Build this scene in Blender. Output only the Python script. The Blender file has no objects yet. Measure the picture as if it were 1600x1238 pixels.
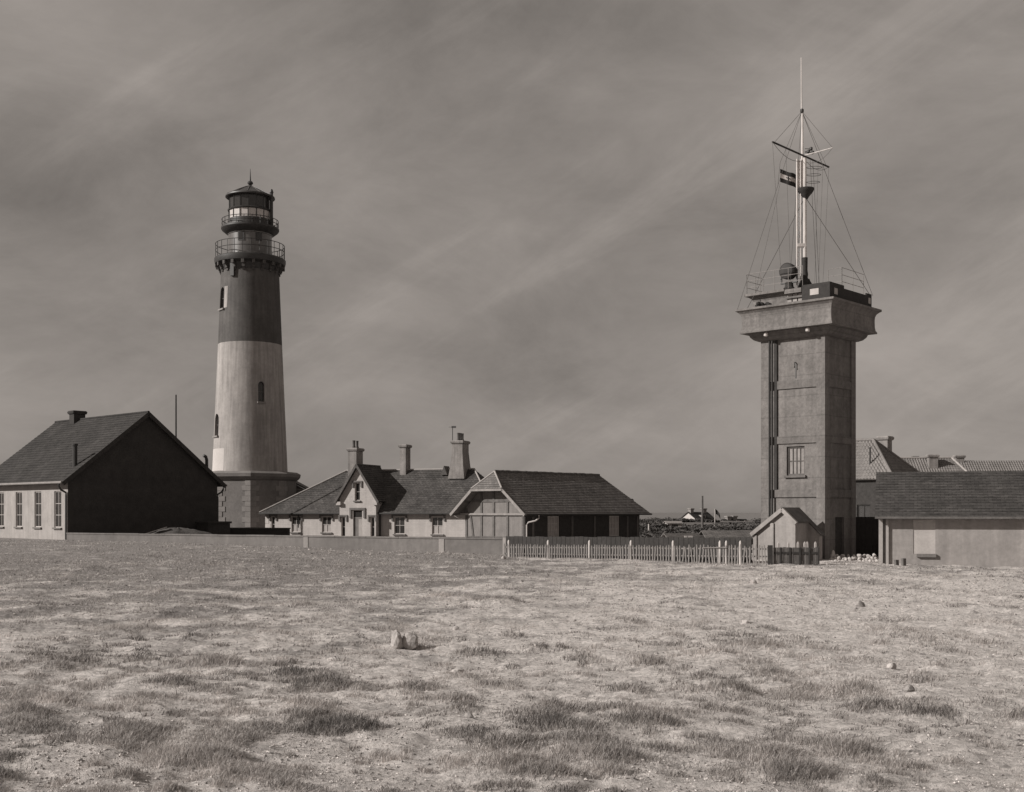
import bpy, math, random
import numpy as np
from mathutils import Vector, Matrix

random.seed(7)
S = bpy.context.scene
COL = S.collection
R = math.radians

# ------------------------------------------------------------------ camera
F, EYE = 1840.0, 2.7            # focal length in photo pixels, eye height (m)
cam_d = bpy.data.cameras.new('camera')
cam_d.sensor_width = 36.0
cam_d.lens = 36.0 * F / 1600.0
cam_d.shift_y = 181.0 / 1600.0
cam_d.clip_start = 0.1
cam_d.clip_end = 60000
cam = bpy.data.objects.new('camera', cam_d)
COL.objects.link(cam)
cam.location = (0, 0, EYE)
cam.rotation_euler = (R(90), 0, 0)
S.camera = cam

# ------------------------------------------------------------------ light
SUN_EL, ALPHA = 28.0, 16.0      # elevation; angle of the sun in front of the left-hand side
sx, sy = -math.cos(R(ALPHA)), -math.sin(R(ALPHA))
sun_dir = Vector((sx * math.cos(R(SUN_EL)), sy * math.cos(R(SUN_EL)), math.sin(R(SUN_EL))))
sd = bpy.data.lights.new('sun', 'SUN')
sd.energy = 3.1
sd.angle = R(0.5)
sd.color = (1.0, 0.965, 0.92)
sun = bpy.data.objects.new('sun', sd)
COL.objects.link(sun)
sun.rotation_euler = sun_dir.to_track_quat('Z', 'Y').to_euler()
sun.location = (-60, -40, 80)

W = bpy.data.worlds.new('World')
S.world = W
W.use_nodes = True
nt = W.node_tree
nt.nodes.clear()
def wn(t, **k):
    n = nt.nodes.new(t)
    for a, b in k.items(): setattr(n, a, b)
    return n
sky = wn('ShaderNodeTexSky', sky_type='NISHITA', sun_disc=False)
sky.sun_elevation = R(SUN_EL)
sky.sun_rotation = math.atan2(sx, sy)
sky.dust_density = 2.0
bw = wn('ShaderNodeRGBToBW')
nt.links.new(sky.outputs[0], bw.inputs[0])
# black and white plate: sky luminance, evened out, with soft streaked cloud
pw = wn('ShaderNodeMath', operation='POWER'); pw.inputs[1].default_value = 0.2
nt.links.new(bw.outputs[0], pw.inputs[0])
tc = wn('ShaderNodeTexCoord')
mp = wn('ShaderNodeMapping'); mp.inputs['Rotation'].default_value = (R(10), R(-30), R(20)); mp.inputs['Scale'].default_value = (1.9, 1.9, 3.8)
nt.links.new(tc.outputs['Generated'], mp.inputs[0])
n1 = wn('ShaderNodeTexNoise'); n1.inputs['Scale'].default_value = 1.15; n1.inputs['Detail'].default_value = 3; n1.inputs['Roughness'].default_value = 0.45; n1.inputs['Distortion'].default_value = 0.15
nt.links.new(mp.outputs[0], n1.inputs['Vector'])
n2 = wn('ShaderNodeTexNoise'); n2.inputs['Scale'].default_value = 3.0; n2.inputs['Detail'].default_value = 9; n2.inputs['Roughness'].default_value = 0.66; n2.inputs['Distortion'].default_value = 0.35
nt.links.new(mp.outputs[0], n2.inputs['Vector'])
ad = wn('ShaderNodeMath', operation='MULTIPLY_ADD'); ad.inputs[1].default_value = 0.75
nt.links.new(n2.outputs[0], ad.inputs[0]); nt.links.new(n1.outputs[0], ad.inputs[2])
mr = wn('ShaderNodeMapRange'); mr.inputs[1].default_value = 0.55; mr.inputs[2].default_value = 1.22; mr.inputs[3].default_value = 0.72; mr.inputs[4].default_value = 1.55
nt.links.new(ad.outputs[0], mr.inputs[0])
# thin diagonal wisps
ma_ = wn('ShaderNodeMapping'); ma_.inputs['Rotation'].default_value = (0, R(32), R(8)); nt.links.new(tc.outputs['Generated'], ma_.inputs[0])
mb_ = wn('ShaderNodeMapping'); mb_.inputs['Scale'].default_value = (1.1, 1.1, 6.5); mb_.inputs['Location'].default_value = (3.1, 0.7, 1.9); nt.links.new(ma_.outputs[0], mb_.inputs[0])
n3 = wn('ShaderNodeTexNoise'); n3.inputs['Scale'].default_value = 2.2; n3.inputs['Detail'].default_value = 10; n3.inputs['Roughness'].default_value = 0.62; n3.inputs['Distortion'].default_value = 0.3
nt.links.new(mb_.outputs[0], n3.inputs['Vector'])
m3 = wn('ShaderNodeMapRange', interpolation_type='SMOOTHSTEP'); m3.inputs[1].default_value = 0.50; m3.inputs[2].default_value = 0.78; m3.inputs[3].default_value = 0.0; m3.inputs[4].default_value = 0.27
nt.links.new(n3.outputs[0], m3.inputs[0])
a3 = wn('ShaderNodeMath', operation='ADD'); nt.links.new(mr.outputs[0], a3.inputs[0]); nt.links.new(m3.outputs[0], a3.inputs[1])
mu = wn('ShaderNodeMath', operation='MULTIPLY')
nt.links.new(pw.outputs[0], mu.inputs[0]); nt.links.new(a3.outputs[0], mu.inputs[1])
tint = wn('ShaderNodeVectorMath', operation='SCALE')
tint.inputs[0].default_value = (1.105, 0.995, 0.91)
nt.links.new(mu.outputs[0], tint.inputs['Scale'])
bg = wn('ShaderNodeBackground'); bg.inputs['Strength'].default_value = 0.107
nt.links.new(tint.outputs[0], bg.inputs['Color'])
wo = wn('ShaderNodeOutputWorld')
nt.links.new(bg.outputs[0], wo.inputs['Surface'])

S.view_settings.view_transform = 'Standard'
S.view_settings.look = 'None'
S.view_settings.gamma = 1.0
S.view_settings.use_curve_mapping = False
S.view_settings.exposure = 0.7
S.render.engine = 'CYCLES'

# ------------------------------------------------------------------ materials
TINT = (1.065, 0.985, 0.94)
def grey(g): return (g * TINT[0], g * TINT[1], g * TINT[2], 1)

def mat(name, g, g2=None, scale=1.0, rough=0.9, bump=0.0, bscale=20.0, streak=0.0, mottled=0.0,
        brick=None, spec=0.2, metal=0.0, pour=0):
    """Grey procedural surface: two tones mixed by noise, optional rain streaks, mottling, coursing by UV, relief."""
    m = bpy.data.materials.new(name); m.use_nodes = True
    t = m.node_tree; N = t.nodes; L = t.links
    bs = N['Principled BSDF']
    bs.inputs['Roughness'].default_value = rough
    bs.inputs['Specular IOR Level'].default_value = spec
    bs.inputs['Metallic'].default_value = metal
    if g2 is None: g2 = g * 0.78
    co = N.new('ShaderNodeTexCoord')
    no = N.new('ShaderNodeTexNoise'); no.inputs['Scale'].default_value = scale; no.inputs['Detail'].default_value = 8; no.inputs['Roughness'].default_value = 0.65
    L.new(co.outputs['Object'], no.inputs['Vector'])
    ra = N.new('ShaderNodeMapRange'); ra.inputs[1].default_value = 0.34; ra.inputs[2].default_value = 0.66
    L.new(no.outputs[0], ra.inputs[0])
    mx = N.new('ShaderNodeMix'); mx.data_type = 'RGBA'
    mx.inputs[6].default_value = grey(g); mx.inputs[7].default_value = grey(g2)
    L.new(ra.outputs[0], mx.inputs[0])
    out = mx.outputs[2]
    def mult(fac_socket, lo, hi, f0=0.3, f1=0.7):
        nonlocal out
        r = N.new('ShaderNodeMapRange'); r.inputs[1].default_value = f0; r.inputs[2].default_value = f1
        r.inputs[3].default_value = lo; r.inputs[4].default_value = hi
        L.new(fac_socket, r.inputs[0])
        v = N.new('ShaderNodeVectorMath'); v.operation = 'SCALE'
        L.new(out, v.inputs[0]); L.new(r.outputs[0], v.inputs['Scale'])
        out = v.outputs[0]
    if streak:
        mpp = N.new('ShaderNodeMapping'); mpp.inputs['Scale'].default_value = (2.2, 2.2, 0.16)
        L.new(co.outputs['Object'], mpp.inputs[0])
        ns = N.new('ShaderNodeTexNoise'); ns.inputs['Scale'].default_value = 1.6; ns.inputs['Detail'].default_value = 6
        L.new(mpp.outputs[0], ns.inputs['Vector'])
        mult(ns.outputs[0], 1 - streak, 1 + streak * 0.4)
    if mottled:
        nm = N.new('ShaderNodeTexNoise'); nm.inputs['Scale'].default_value = scale * 7; nm.inputs['Detail'].default_value = 8; nm.inputs['Roughness'].default_value = 0.7
        L.new(co.outputs['Object'], nm.inputs['Vector'])
        mult(nm.outputs[0], 1 - mottled, 1 + mottled, 0.3, 0.7)
    if pour:
        sz = N.new('ShaderNodeSeparateXYZ'); L.new(co.outputs['Object'], sz.inputs[0])
        wv = N.new('ShaderNodeMath'); wv.operation = 'PINGPONG'; wv.inputs[1].default_value = pour / 2
        L.new(sz.outputs[2], wv.inputs[0])
        mult(wv.outputs[0], 0.80, 1.0, 0.005, 0.045)
    hgt = None
    if brick:
        bwid, bh, mort, contrast, relief = brick
        br = N.new('ShaderNodeTexBrick')
        br.inputs['Scale'].default_value = 1.0
        br.inputs['Brick Width'].default_value = bwid; br.inputs['Row Height'].default_value = bh
        br.inputs['Mortar Size'].default_value = mort; br.inputs['Mortar Smooth'].default_value = 0.3
        br.inputs['Color1'].default_value = (1, 1, 1, 1)
        c = 1 - contrast; br.inputs['Color2'].default_value = (c, c, c, 1)
        c = 1 - contrast * 1.4; br.inputs['Mortar'].default_value = (c, c, c, 1)
        L.new(co.outputs['UV'], br.inputs['Vector'])
        vm = N.new('ShaderNodeVectorMath'); vm.operation = 'MULTIPLY'
        L.new(out, vm.inputs[0]); L.new(br.outputs['Color'], vm.inputs[1])
        out = vm.outputs[0]
        if relief:
            bp0 = N.new('ShaderNodeBump'); bp0.inputs['Strength'].default_value = relief; bp0.inputs['Distance'].default_value = 0.02; bp0.invert = True
            L.new(br.outputs['Fac'], bp0.inputs['Height'])
            hgt = bp0
    if bump:
        nb = N.new('ShaderNodeTexNoise'); nb.inputs['Scale'].default_value = bscale; nb.inputs['Detail'].default_value = 6
        L.new(co.outputs['Object'], nb.inputs['Vector'])
        bp = N.new('ShaderNodeBump'); bp.inputs['Strength'].default_value = bump; bp.inputs['Distance'].default_value = 0.05
        L.new(nb.outputs[0], bp.inputs['Height'])
        if hgt: L.new(hgt.outputs[0], bp.inputs['Normal'])
        hgt = bp
    if hgt: L.new(hgt.outputs[0], bs.inputs['Normal'])
    L.new(out, bs.inputs['Base Color'])
    return m

M = dict(
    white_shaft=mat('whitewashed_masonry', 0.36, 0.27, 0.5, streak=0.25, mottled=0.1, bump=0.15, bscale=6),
    patch_white=mat('pale_patch_white', 0.47, 0.42, 1.0, mottled=0.05),
    dark_shaft=mat('dark_painted_masonry', 0.10, 0.072, 0.6, streak=0.2, mottled=0.12, bump=0.15, bscale=6, rough=0.75),
    plinth=mat('plinth_stone', 0.20, 0.15, 0.8, mottled=0.15, bump=0.2, bscale=10),
    quoin=mat('quoin_stone', 0.26, 0.20, 1.5, mottled=0.12, bump=0.2, bscale=10),
    iron=mat('dark_iron', 0.045, 0.03, 2, rough=0.5, spec=0.4),
    drum=mat('grey_metal_paint', 0.12, 0.085, 2.0, rough=0.32, spec=0.8, streak=0.2),
    lantern_lead=mat('lantern_roof_metal', 0.06, 0.04, 2, rough=0.5, spec=0.4),
    pale_glass=mat('curtained_glass', 0.50, 0.42, 2, rough=0.25, spec=0.5),
    lens=mat('clouded_lens', 0.05, 0.035, 2, rough=0.7, spec=0.2),
    dark_glass=mat('dark_glass', 0.04, 0.03, 2, rough=0.08, spec=0.6),
    cottage=mat('white_painted_brick', 0.47, 0.40, 0.7, streak=0.12, mottled=0.06, brick=(0.45, 0.16, 0.012, 0.06, 0.35)),
    slate=mat('weathered_slate', 0.115, 0.065, 0.6, mottled=0.35, brick=(0.30, 0.21, 0.016, 0.35, 0.6), rough=0.8),
    slate_sooty=mat('sooty_slate', 0.066, 0.04, 0.6, mottled=0.3, brick=(0.30, 0.21, 0.016, 0.3, 0.5), rough=0.85),
    slate_dark=mat('dark_slate', 0.21, 0.15, 0.5, mottled=0.3, brick=(0.34, 0.20, 0.018, 0.35, 0.6), rough=0.8),
    slate_pale=mat('pale_slate', 0.17, 0.12, 0.8, mottled=0.25, brick=(0.30, 0.21, 0.014, 0.3, 0.5), rough=0.8),
    slab=mat('shingle_brown', 0.085, 0.055, 0.8, mottled=0.3, brick=(0.36, 0.17, 0.014, 0.35, 0.5), rough=0.85),
    pantile=mat('pantile', 0.20, 0.14, 0.8, mottled=0.2, rough=0.8),
    lead=mat('lead_flashing', 0.34, 0.26, 3, rough=0.6),
    stone_trim=mat('stone_trim', 0.17, 0.12, 2, mottled=0.15),
    chimney=mat('chimney_render', 0.31, 0.22, 1.5, streak=0.3, mottled=0.12, brick=(0.3, 0.1, 0.01, 0.1, 0.3)),
    pot=mat('clay_pot', 0.11, 0.08, 3),
    sash=mat('window_paint', 0.48, 0.40, 3, rough=0.6),
    shutter=mat('window_board', 0.36, 0.30, 3),
    door=mat('door_paint', 0.20, 0.15, 2, streak=0.2),
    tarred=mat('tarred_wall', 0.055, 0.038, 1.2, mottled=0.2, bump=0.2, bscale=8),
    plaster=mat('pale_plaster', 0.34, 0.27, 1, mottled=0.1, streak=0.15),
    panel=mat('infill_panel', 0.20, 0.155, 1.4, mottled=0.14, streak=0.1, bump=0.15),
    timber=mat('grey_timber', 0.14, 0.095, 4, mottled=0.2, streak=0.2),
    timber_pale=mat('pale_timber', 0.28, 0.21, 4, mottled=0.15, streak=0.15),
    timber_dark=mat('dark_timber', 0.055, 0.035, 4, mottled=0.2),
    fence=mat('weathered_picket', 0.25, 0.16, 5, mottled=0.2, streak=0.3),
    white_paint=mat('white_paint', 0.50, 0.38, 4, rough=0.6),
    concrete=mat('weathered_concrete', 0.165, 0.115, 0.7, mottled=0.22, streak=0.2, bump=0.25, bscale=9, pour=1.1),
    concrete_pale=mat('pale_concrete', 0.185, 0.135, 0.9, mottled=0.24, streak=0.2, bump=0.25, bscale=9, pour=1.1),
    black_paint=mat('black_paint', 0.045, 0.032, 1.4, mottled=0.2, rough=0.85),
    wallrender=mat('wall_render', 0.18, 0.14, 0.35, mottled=0.15, streak=0.12, bump=0.25, bscale=7),
    lightrender=mat('light_render', 0.30, 0.24, 0.6, mottled=0.12, streak=0.14, bump=0.2, bscale=8),
    blocked=mat('blocked_window', 0.42, 0.36, 1.5, mottled=0.1, streak=0.1),
    mast=mat('mast_paint', 0.62, 0.48, 2, rough=0.5, streak=0.2),
    rope=mat('stay_wire', 0.10, 0.08, 6),
    flag_dark=mat('flag_dark', 0.035, 0.03, 4), flag_pale=mat('flag_pale', 0.55, 0.48, 4),
    rock=mat('pale_rock', 0.46, 0.34, 3, mottled=0.25, bump=0.4, bscale=12),
    rock_mid=mat('lichened_rock', 0.40, 0.20, 4, mottled=0.35, bump=0.5, bscale=14),
    rock_white=mat('whitewashed_rock', 0.42, 0.32, 3, mottled=0.2, bump=0.3, bscale=12),
    rock_grey=mat('grey_rock', 0.30, 0.20, 3, mottled=0.3, bump=0.4, bscale=12),
    earth=mat('dark_earth', 0.09, 0.06, 2, mottled=0.3, bump=0.4, bscale=8),
    leaf=mat('bush_leaf', 0.085, 0.055, 1.5, mottled=0.3),
    bark=mat('bush_bark', 0.07, 0.05, 4),
)

# ------------------------------------------------------------------ mesh helpers
V = Vector
class MB:
    def __init__(s): s.v = []; s.f = []; s.uv = []; s.sm = []
    def face(s, pts, uv=None, smooth=False):
        b = len(s.v); s.v += [tuple(p) for p in pts]; s.f.append(list(range(b, b + len(pts)))); s.uv.append(uv); s.sm.append(smooth)
    def grid(s, rows, close=False, smooth=True):
        """rows of points joined into a shared-vertex surface"""
        b = len(s.v); n = len(rows[0])
        for r in rows: s.v += [tuple(p) for p in r]
        for i in range(len(rows) - 1):
            for j in range(n if close else n - 1):
                k = (j + 1) % n
                s.f.append([b + i * n + j, b + i * n + k, b + (i + 1) * n + k, b + (i + 1) * n + j]); s.uv.append(None); s.sm.append(smooth)
        return b
    def obox(s, c, ux, uy, uz):
        """box from centre and three half vectors"""
        c, ux, uy, uz = V(c), V(ux), V(uy), V(uz)
        P = [c + ux * a + uy * b + uz * d for d in (-1, 1) for b in (-1, 1) for a in (-1, 1)]
        b = len(s.v); s.v += [tuple(p) for p in P]
        lx, ly, lz = ux.length * 2, uy.length * 2, uz.length * 2
        for f, (q, w) in (((0, 2, 3, 1), (ly, lx)), ((4, 5, 7, 6), (lx, ly)), ((0, 1, 5, 4), (lx, lz)), ((2, 6, 7, 3), (lz, lx)), ((0, 4, 6, 2), (lz, ly)), ((1, 3, 7, 5), (ly, lz))):
            s.f.append([b + i for i in f]); s.uv.append([(0, 0), (q, 0), (q, w), (0, w)]); s.sm.append(False)
    def box(s, x0, x1, y0, y1, z0, z1):
        s.obox(((x0 + x1) / 2, (y0 + y1) / 2, (z0 + z1) / 2), ((x1 - x0) / 2, 0, 0), (0, (y1 - y0) / 2, 0), (0, 0, (z1 - z0) / 2))
    def bar(s, p, q, w, h=None, up=(0, 0, 1)):
        p, q = V(p), V(q); d = (q - p); h = h or w
        x = d.normalized(); u = V(up)
        if abs(x.dot(u)) > 0.98: u = V((1, 0, 0)) if abs(x.x) < 0.9 else V((0, 1, 0))
        y = u.cross(x).normalized(); z = x.cross(y)
        s.obox((p + q) / 2, d / 2, y * w / 2, z * h / 2)
    def tube(s, path, r, seg=8, r2=None, cap=True):
        path = [V(p) for p in path]; rows = []; n = len(path)
        for i, p in enumerate(path):
            d = (path[min(i + 1, n - 1)] - path[max(i - 1, 0)]).normalized()
            u = V((0, 0, 1)) if abs(d.z) < 0.95 else V((1, 0, 0))
            a = d.cross(u).normalized(); c = d.cross(a)
            rr = r if r2 is None else r + (r2 - r) * i / (n - 1)
            rows.append([p + (a * math.cos(t) + c * math.sin(t)) * rr for t in [2 * math.pi * k / seg for k in range(seg)]])
        b = s.grid(rows, close=True)
        if cap:
            s.f.append([b + k for k in range(seg)][::-1]); s.uv.append(None); s.sm.append(False)
            e = b + (n - 1) * seg
            s.f.append([e + k for k in range(seg)]); s.uv.append(None); s.sm.append(False)
    def lathe(s, prof, seg=48, c=(0, 0), a0=0.0, smooth=True, cap=True, rot=0.0):
        rows = [[(c[0] + r * math.cos(2 * math.pi * k / seg + rot), c[1] + r * math.sin(2 * math.pi * k / seg + rot), z) for k in range(seg)] for r, z in prof]
        b = s.grid(rows, close=True, smooth=smooth)
        if cap:
            s.f.append([b + k for k in range(seg)][::-1]); s.uv.append(None); s.sm.append(False)
            e = b + (len(prof) - 1) * seg
            s.f.append([e + k for k in range(seg)]); s.uv.append(None); s.sm.append(False)
    def prism(s, poly, off):
        """polygon (3-D points) extruded by vector off"""
        off = V(off); p = [V(q) for q in poly]; n = len(p); b = len(s.v)
        s.v += [tuple(q) for q in p] + [tuple(q + off) for q in p]
        s.f.append([b + i for i in range(n)][::-1]); s.f.append([b + n + i for i in range(n)])
        for i in range(n):
            j = (i + 1) % n; s.f.append([b + i, b + j, b + n + j, b + n + i])
        s.uv += [None] * (n + 2); s.sm += [False] * (n + 2)
    def mesh(s, name, m):
        me = bpy.data.meshes.new(name)
        me.from_pydata(s.v, [], s.f)
        if any(u for u in s.uv):
            lay = me.uv_layers.new(name='UVMap'); i = 0
            for f, u in zip(s.f, s.uv):
                for k in range(len(f)):
                    if u: lay.data[i].uv = u[k]
                    i += 1
        me.polygons.foreach_set('use_smooth', s.sm)
        me.materials.append(m); me.update()
        if any(s.sm): me.set_sharp_from_angle(angle=R(32))
        return me
    def build(s, name, m, parent=None, label=None):
        o = bpy.data.objects.new(name, s.mesh(name, m)); COL.objects.link(o)
        if parent: o.parent = parent
        if label: o['label'] = label
        return o

def thing(name, label, cat, loc=(0, 0, 0), rz=0.0, group=None):
    o = bpy.data.objects.new(name, None); COL.objects.link(o)
    o.empty_display_size = 0.3
    o.location = loc; o.rotation_euler = (0, 0, rz)
    o['label'] = label; o['category'] = cat
    if group: o['group'] = group
    return o
def tag(o, label, cat, group=None):
    o['label'] = label; o['category'] = cat
    if group: o['group'] = group
    return o
def again(o, parent, name=None):
    c = o.copy(); COL.objects.link(c); c.parent = parent
    return c

def wall(mb, O, u, n, prof, zb, ops=(), dep=0.14):
    """wall skin in the plane through O along u, top profile [(u,z)], with recessed openings (u0,u1,z0,z1)"""
    O, u, n = V(O), V(u).normalized(), V(n).normalized(); z = V((0, 0, 1))
    us = sorted(set([p[0] for p in prof] + [x for o in ops for x in o[:2]]))
    def top(a):
        for (a0, z0), (a1, z1) in zip(prof[:-1], prof[1:]):
            if a0 - 1e-6 <= a <= a1 + 1e-6: return z0 + (z1 - z0) * (a - a0) / max(a1 - a0, 1e-6)
        return prof[-1][1]
    P = lambda a, h, d=0: O + u * a + z * h - n * d
    for a0, a1 in zip(us[:-1], us[1:]):
        mid = (a0 + a1) / 2; h = zb
        for o in sorted([o for o in ops if o[0] < mid < o[1]], key=lambda q: q[2]):
            mb.face([P(a0, h), P(a1, h), P(a1, o[2]), P(a0, o[2])], [(a0, h), (a1, h), (a1, o[2]), (a0, o[2])]); h = o[3]
        mb.face([P(a0, h), P(a1, h), P(a1, top(a1)), P(a0, top(a0))], [(a0, h), (a1, h), (a1, top(a1)), (a0, top(a0))])
    for a0, a1, z0, z1 in [o[:4] for o in ops]:
        for (p, q) in (((a0, z0), (a0, z1)), ((a0, z1), (a1, z1)), ((a1, z1), (a1, z0)), ((a1, z0), (a0, z0))):
            mb.face([P(*p), P(*q), P(*q, dep), P(*p, dep)], [(0, 0), (1, 0), (1, dep), (0, dep)])

def window(parent, O, u, n, op, dep=0.14, nx=2, ny=2, fr=0.07, bar=0.035, fm='sash', pm='dark_glass', lower=None, sill=None, hood=None, name='window'):
    """window in an opening: the object is the frame, panes / sill / hood are its children"""
    O, u, n = V(O), V(u).normalized(), V(n).normalized(); z = V((0, 0, 1))
    a0, a1, z0, z1 = op[:4]
    P = lambda a, h, d=0: O + u * a + z * h - n * d
    fb = MB(); d = dep - 0.035
    def piece(mb, b0, b1, h0, h1, dd, t): mb.obox(P((b0 + b1) / 2, (h0 + h1) / 2, dd), u * (b1 - b0) / 2, n * t / 2, z * (h1 - h0) / 2)
    piece(fb, a0, a0 + fr, z0, z1, d, 0.06); piece(fb, a1 - fr, a1, z0, z1, d, 0.06)
    piece(fb, a0 + fr, a1 - fr, z0, z0 + fr, d, 0.06); piece(fb, a0 + fr, a1 - fr, z1 - fr, z1, d, 0.06)
    w = (a1 - a0 - 2 * fr); h = (z1 - z0 - 2 * fr)
    for i in range(1, nx): piece(fb, a0 + fr + w * i / nx - bar / 2, a0 + fr + w * i / nx + bar / 2, z0 + fr, z1 - fr, d, 0.05)
    for j in range(1, ny): piece(fb, a0 + fr, a1 - fr, z0 + fr + h * j / ny - bar / 2, z0 + fr + h * j / ny + bar / 2, d, 0.045)
    fo = fb.build(name, M[fm], parent)
    for i in range(nx):
        for j in range(ny):
            pb = MB()
            piece(pb, a0 + fr + w * i / nx + 0.003, a0 + fr + w * (i + 1) / nx - 0.003, z0 + fr + h * j / ny + 0.003, z0 + fr + h * (j + 1) / ny - 0.003, dep - 0.012, 0.012)
            pb.build('pane', M[lower] if (lower and j < ny / 2 - 0.1) else M[pm], fo)
    if sill:
        sb = MB(); piece(sb, a0 - 0.1, a1 + 0.1, z0 - 0.12, z0 - 0.002, -0.03, 0.2); sb.build('sill', M[sill], fo)
    if hood:
        hb = MB(); e = 0.14
        piece(hb, a0 - e - 0.1, a1 + e + 0.1, z1 + 0.06, z1 + 0.2, -0.045, 0.1)
        piece(hb, a0 - e - 0.1, a0 - e + 0.04, z1 - 0.38, z1 + 0.06, -0.045, 0.1); piece(hb, a1 + e - 0.04, a1 + e + 0.1, z1 - 0.38, z1 + 0.06, -0.045, 0.1)
        hb.build('hood_mould', M[hood], fo)
    return fo

def slope(mb, eL, eR, rR, rL, n=14, step=0.03, th=0.1, jit=0.0):
    """roof slope laid in n overlapping courses, with underside and edges"""
    eL, eR, rR, rL = V(eL), V(eR), V(rR), V(rL)
    N = (eR - eL).cross((rL + rR) / 2 - eL).normalized()
    if N.z < 0: N = -N
    ud = (eR - eL).normalized(); vd = N.cross(ud)
    if vd.z < 0: vd = -vd
    def uv(p): return ((p - eL).dot(ud), (p - eL).dot(vd))
    A = lambda s: eL + (rL - eL) * s
    B = lambda s: eR + (rR - eR) * s
    m = max(2, int((eR - eL).length / 0.9))
    rnd = random.Random(int(abs(eL.x * 100) + abs(eR.y * 10)) + n)
    for i in range(n):
        s0, s1 = i / n, (i + 1) / n
        lo = []; up = []
        for k in range(m + 1):
            st = step * (1 + jit * rnd.uniform(-1, 1))
            lo.append(A(s0).lerp(B(s0), k / m) + N * st); up.append(A(s1).lerp(B(s1), k / m))
        for k in range(m):
            q = [lo[k], lo[k + 1], up[k + 1], up[k]]
            mb.face(q, [uv(p) for p in q])
            w = [A(s0).lerp(B(s0), k / m), A(s0).lerp(B(s0), (k + 1) / m), lo[k + 1], lo[k]]
            mb.face(w, [uv(p) for p in w])
    dn = -N * th
    mb.face([eL + dn, rL + dn, rR + dn, eR + dn])
    mb.face([eL + dn, eR + dn, eR, eL]); mb.face([eL + dn, eL, rL, rL + dn]); mb.face([eR, eR + dn, rR + dn, rR]); mb.face([rL, rR, rR + dn, rL + dn])

def pantiles(mb, eL, eR, rR, rL, w=0.24, amp=0.04, n=13):
    """pantile slope: waves running up the slope, courses stepping down it"""
    eL, eR, rR, rL = V(eL), V(eR), V(rR), V(rL)
    N = (eR - eL).cross((rL + rR) / 2 - eL).normalized()
    if N.z < 0: N = -N
    L = (eR - eL).length; cols = int(L / w * 4)
    ud = (eR - eL).normalized()
    for i in range(n):
        s0, s1 = i / n, (i + 1) / n
        rows = []
        for s, up in ((s0, 0.018), (s1, 0.0)):
            a, b = eL + (rL - eL) * s, eR + (rR - eR) * s
            k0, k1 = (a - eL).dot(ud), (b - eL).dot(ud)
            rows.append([a.lerp(b, k / cols) + N * (up + amp * math.sin((k0 + (k1 - k0) * k / cols) / w * 2 * math.pi)) for k in range(cols + 1)])
        mb.grid(rows)
    dn = -N * 0.1
    mb.face([eL + dn, rL + dn, rR + dn, eR + dn]); mb.face([eL + dn, eR + dn, eR, eL])

def rock_mesh(mb, c, r, seed, squash=0.75, sub=2):
    """irregular stone: icosphere pushed about and cut by random planes"""
    import bmesh
    rnd = random.Random(seed)
    bm = bmesh.new(); bmesh.ops.create_icosphere(bm, subdivisions=sub, radius=1.0)
    planes = []
    for k in range(7):
        d = V((rnd.uniform(-1, 1), rnd.uniform(-1, 1), rnd.uniform(-0.4, 1))).normalized(); planes.append((d, rnd.uniform(0.55, 0.85)))
    for v in bm.verts:
        for d, h in planes:
            e = v.co.dot(d)
            if e > h: v.co -= d * (e - h) * 0.9
        v.co *= rnd.uniform(0.93, 1.07)
    b = len(mb.v)
    bm.verts.ensure_lookup_table()
    rx, ry, rz = (r if isinstance(r, (tuple, list)) else (r, r * 0.85, r * squash))
    an = rnd.uniform(0, 6.28); ca, sa = math.cos(an), math.sin(an)
    for v in bm.verts:
        x, y = v.co.x * rx, v.co.y * ry
        mb.v.append((c[0] + x * ca - y * sa, c[1] + x * sa + y * ca, c[2] + v.co.z * rz))
    for f in bm.faces:
        mb.f.append([b + v.index for v in f.verts]); mb.uv.append(None); mb.sm.append(False)
    bm.free()

def chimney(parent, x, y, z0, z1, wx, wy, pots, m='chimney', taper=0.0, name='chimney'):
    """chimney stack with base, oversailing cap; pots are sub-parts"""
    c = MB()
    def ring(hx, hy, z): return [(x - hx, y - hy, z), (x + hx, y - hy, z), (x + hx, y + hy, z), (x - hx, y + hy, z)]
    hx, hy = wx / 2, wy / 2
    rows = [ring(hx + taper, hy + taper, z0), ring(hx + taper * 0.4, hy + taper * 0.4, z0 + (z1 - z0) * 0.35), ring(hx, hy, z0 + (z1 - z0) * 0.7), ring(hx, hy, z1 - 0.3), ring(hx + 0.09, hy + 0.09, z1 - 0.26), ring(hx + 0.13, hy + 0.13, z1 - 0.1), ring(hx + 0.05, hy + 0.05, z1)]
    c.grid(rows, close=True, smooth=False); c.face(rows[-1])
    co = c.build(name, M[m], parent)
    for (px, py) in pots:
        p = MB(); p.lathe([(0.15, z1 - 0.01), (0.16, z1 + 0.1), (0.12, z1 + 0.2), (0.125, z1 + 0.6), (0.15, z1 + 0.68), (0.10, z1 + 0.7)], 12, (x + px, y + py)); p.build('chimney_pot', M['pot'], co)
    return co

def PX(px, py, Y): return V(((px - 800) / F * Y, Y, EYE + (800 - py) / F * Y))
def along(px, X0, Y0, dx, dy):
    r = (px - 800) / F
    return (r * Y0 - X0) / (dx - r * dy)
GRID = math.atan2(0.734, 0.679)

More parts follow.
